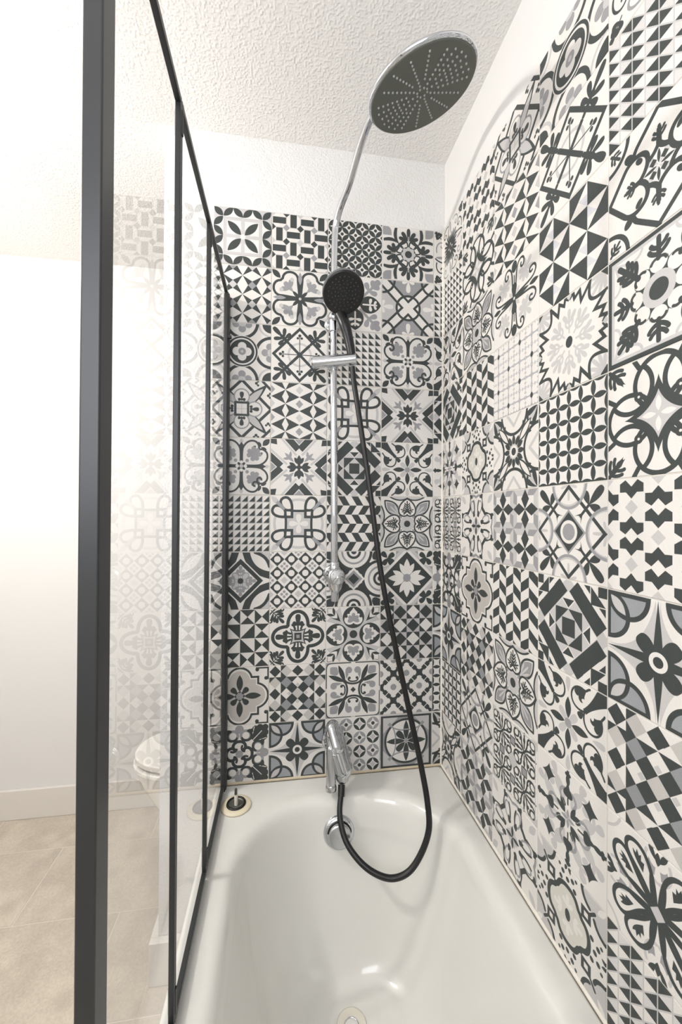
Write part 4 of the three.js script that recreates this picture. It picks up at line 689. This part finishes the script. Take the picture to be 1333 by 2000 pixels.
// ---------------------------------------------------------------- toilet behind the pier, facing into the room
{
  const white = new THREE.MeshPhysicalMaterial({ color: 0xeeebe4, roughness: .2, clearcoat: .4 });
  const tz = -.475; const wc = thing('toilet', 'white toilet with closed lid peeking out behind the tiled pier', 'toilet', [-.88, 0, tz]);
  const oval = (s, w) => { const sh = new THREE.Shape(); sh.moveTo(.26, -w * .92); sh.lineTo(.0, -w); sh.bezierCurveTo(-.16 * s, -w, -.245 * s, -w * .55, -.245 * s, 0); sh.bezierCurveTo(-.245 * s, w * .55, -.16 * s, w, 0, w); sh.lineTo(.26, w * .92); sh.closePath(); return sh; };
  const flat = (sh, h, y, bev) => { const q = new THREE.ExtrudeGeometry(sh, { depth: h, bevelEnabled: true, bevelSize: bev, bevelThickness: bev, bevelSegments: 3, curveSegments: 28 }); q.rotateX(-Math.PI / 2); q.translate(0, y, 0); return q; };
  mesh('lid', flat(oval(.97, .155), .012, .4255, .006), white, wc);
  mesh('seat', flat(oval(1, .16), .008, .397, .005), white, wc);
  for (const [x, z] of [[-.2, .05], [-.2, -.05], [.22, .1], [.22, -.1]]) mesh('lid_buffer', cyl(V(x, .405, z), V(x, .424, z), .008, .008, 12), white, wc);
  const P = [], I = [], S = 40, prof = [[.388, 1], [.37, 1], [.33, .96], [.28, .87], [.22, .74], [.16, .62], [.08, .56], [.02, .57], [0, .58]];
  prof.forEach(([y, s]) => { for (let i = 0; i < S; i++) { const a = i / S * 2 * Math.PI, c = Math.cos(a), q = Math.sin(a); P.push(c < 0 ? .06 + c * .3 * s - .0 : .06 + c * .2, y, q * .158 * (.4 + .6 * s)); } });
  for (let k = 0; k < prof.length - 1; k++) for (let i = 0; i < S; i++) { const j = (i + 1) % S, p = k * S + i, q = k * S + j; I.push(p, p + S, q, q, p + S, q + S); }
  const bg_ = new THREE.BufferGeometry(); bg_.setAttribute('position', new THREE.Float32BufferAttribute(P, 3)); bg_.setIndex(I); bg_.computeVertexNormals(); mesh('bowl', bg_, white, wc);
  mesh('cistern', rbox(.27, .45, .36, .78, -.18, .18, .02, 4), white, wc);
}

// ---------------------------------------------------------------- ceiling lamp with three bulbs
{
  const lp = thing('ceiling_lamp', 'white three-arm ceiling lamp with round glowing bulbs', 'lamp', [LAMP.x, LAMP.y, LAMP.z]);
  const h = CEIL - LAMP.y, metal = new THREE.MeshStandardMaterial({ color: 0xd9d9d6, roughness: .4, metalness: .2 });
  mesh('ceiling_plate', lathe([[0, h - .03], [.05, h - .026], [.06, h - .012], [.06, h], [0, h]], V(0, 0, 0), V(0, 1, 0)), metal, lp);
  mesh('stem', cyl(V(0, .02, 0), V(0, h - .02, 0), .008), metal, lp);
  for (let k = 0; k < 3; k++) {
    const a = k * 2 * Math.PI / 3 + .5, p = V(.06 * Math.cos(a), -.01, .06 * Math.sin(a));
    const arm = mesh('arm', merge([cyl(V(0, .04, 0), p.clone().add(V(0, .055, 0)), .006), cyl(p.clone().add(V(0, .03, 0)), p.clone().add(V(0, .07, 0)), .016, .012)]), metal, lp);
    mesh('bulb', new THREE.SphereGeometry(.03, 28, 20).translate(...p.toArray()), new THREE.MeshStandardMaterial({ color: 0xffffff, emissive: LAMP.colour, emissiveIntensity: 8, roughness: .4 }), arm);
    const l = new THREE.PointLight(LAMP.colour, LAMP.candela, 0, 2); l.position.copy(p); l.castShadow = true; l.shadow.radius = 1; lp.add(l);
  }
}
renderer.render(scene, camera);
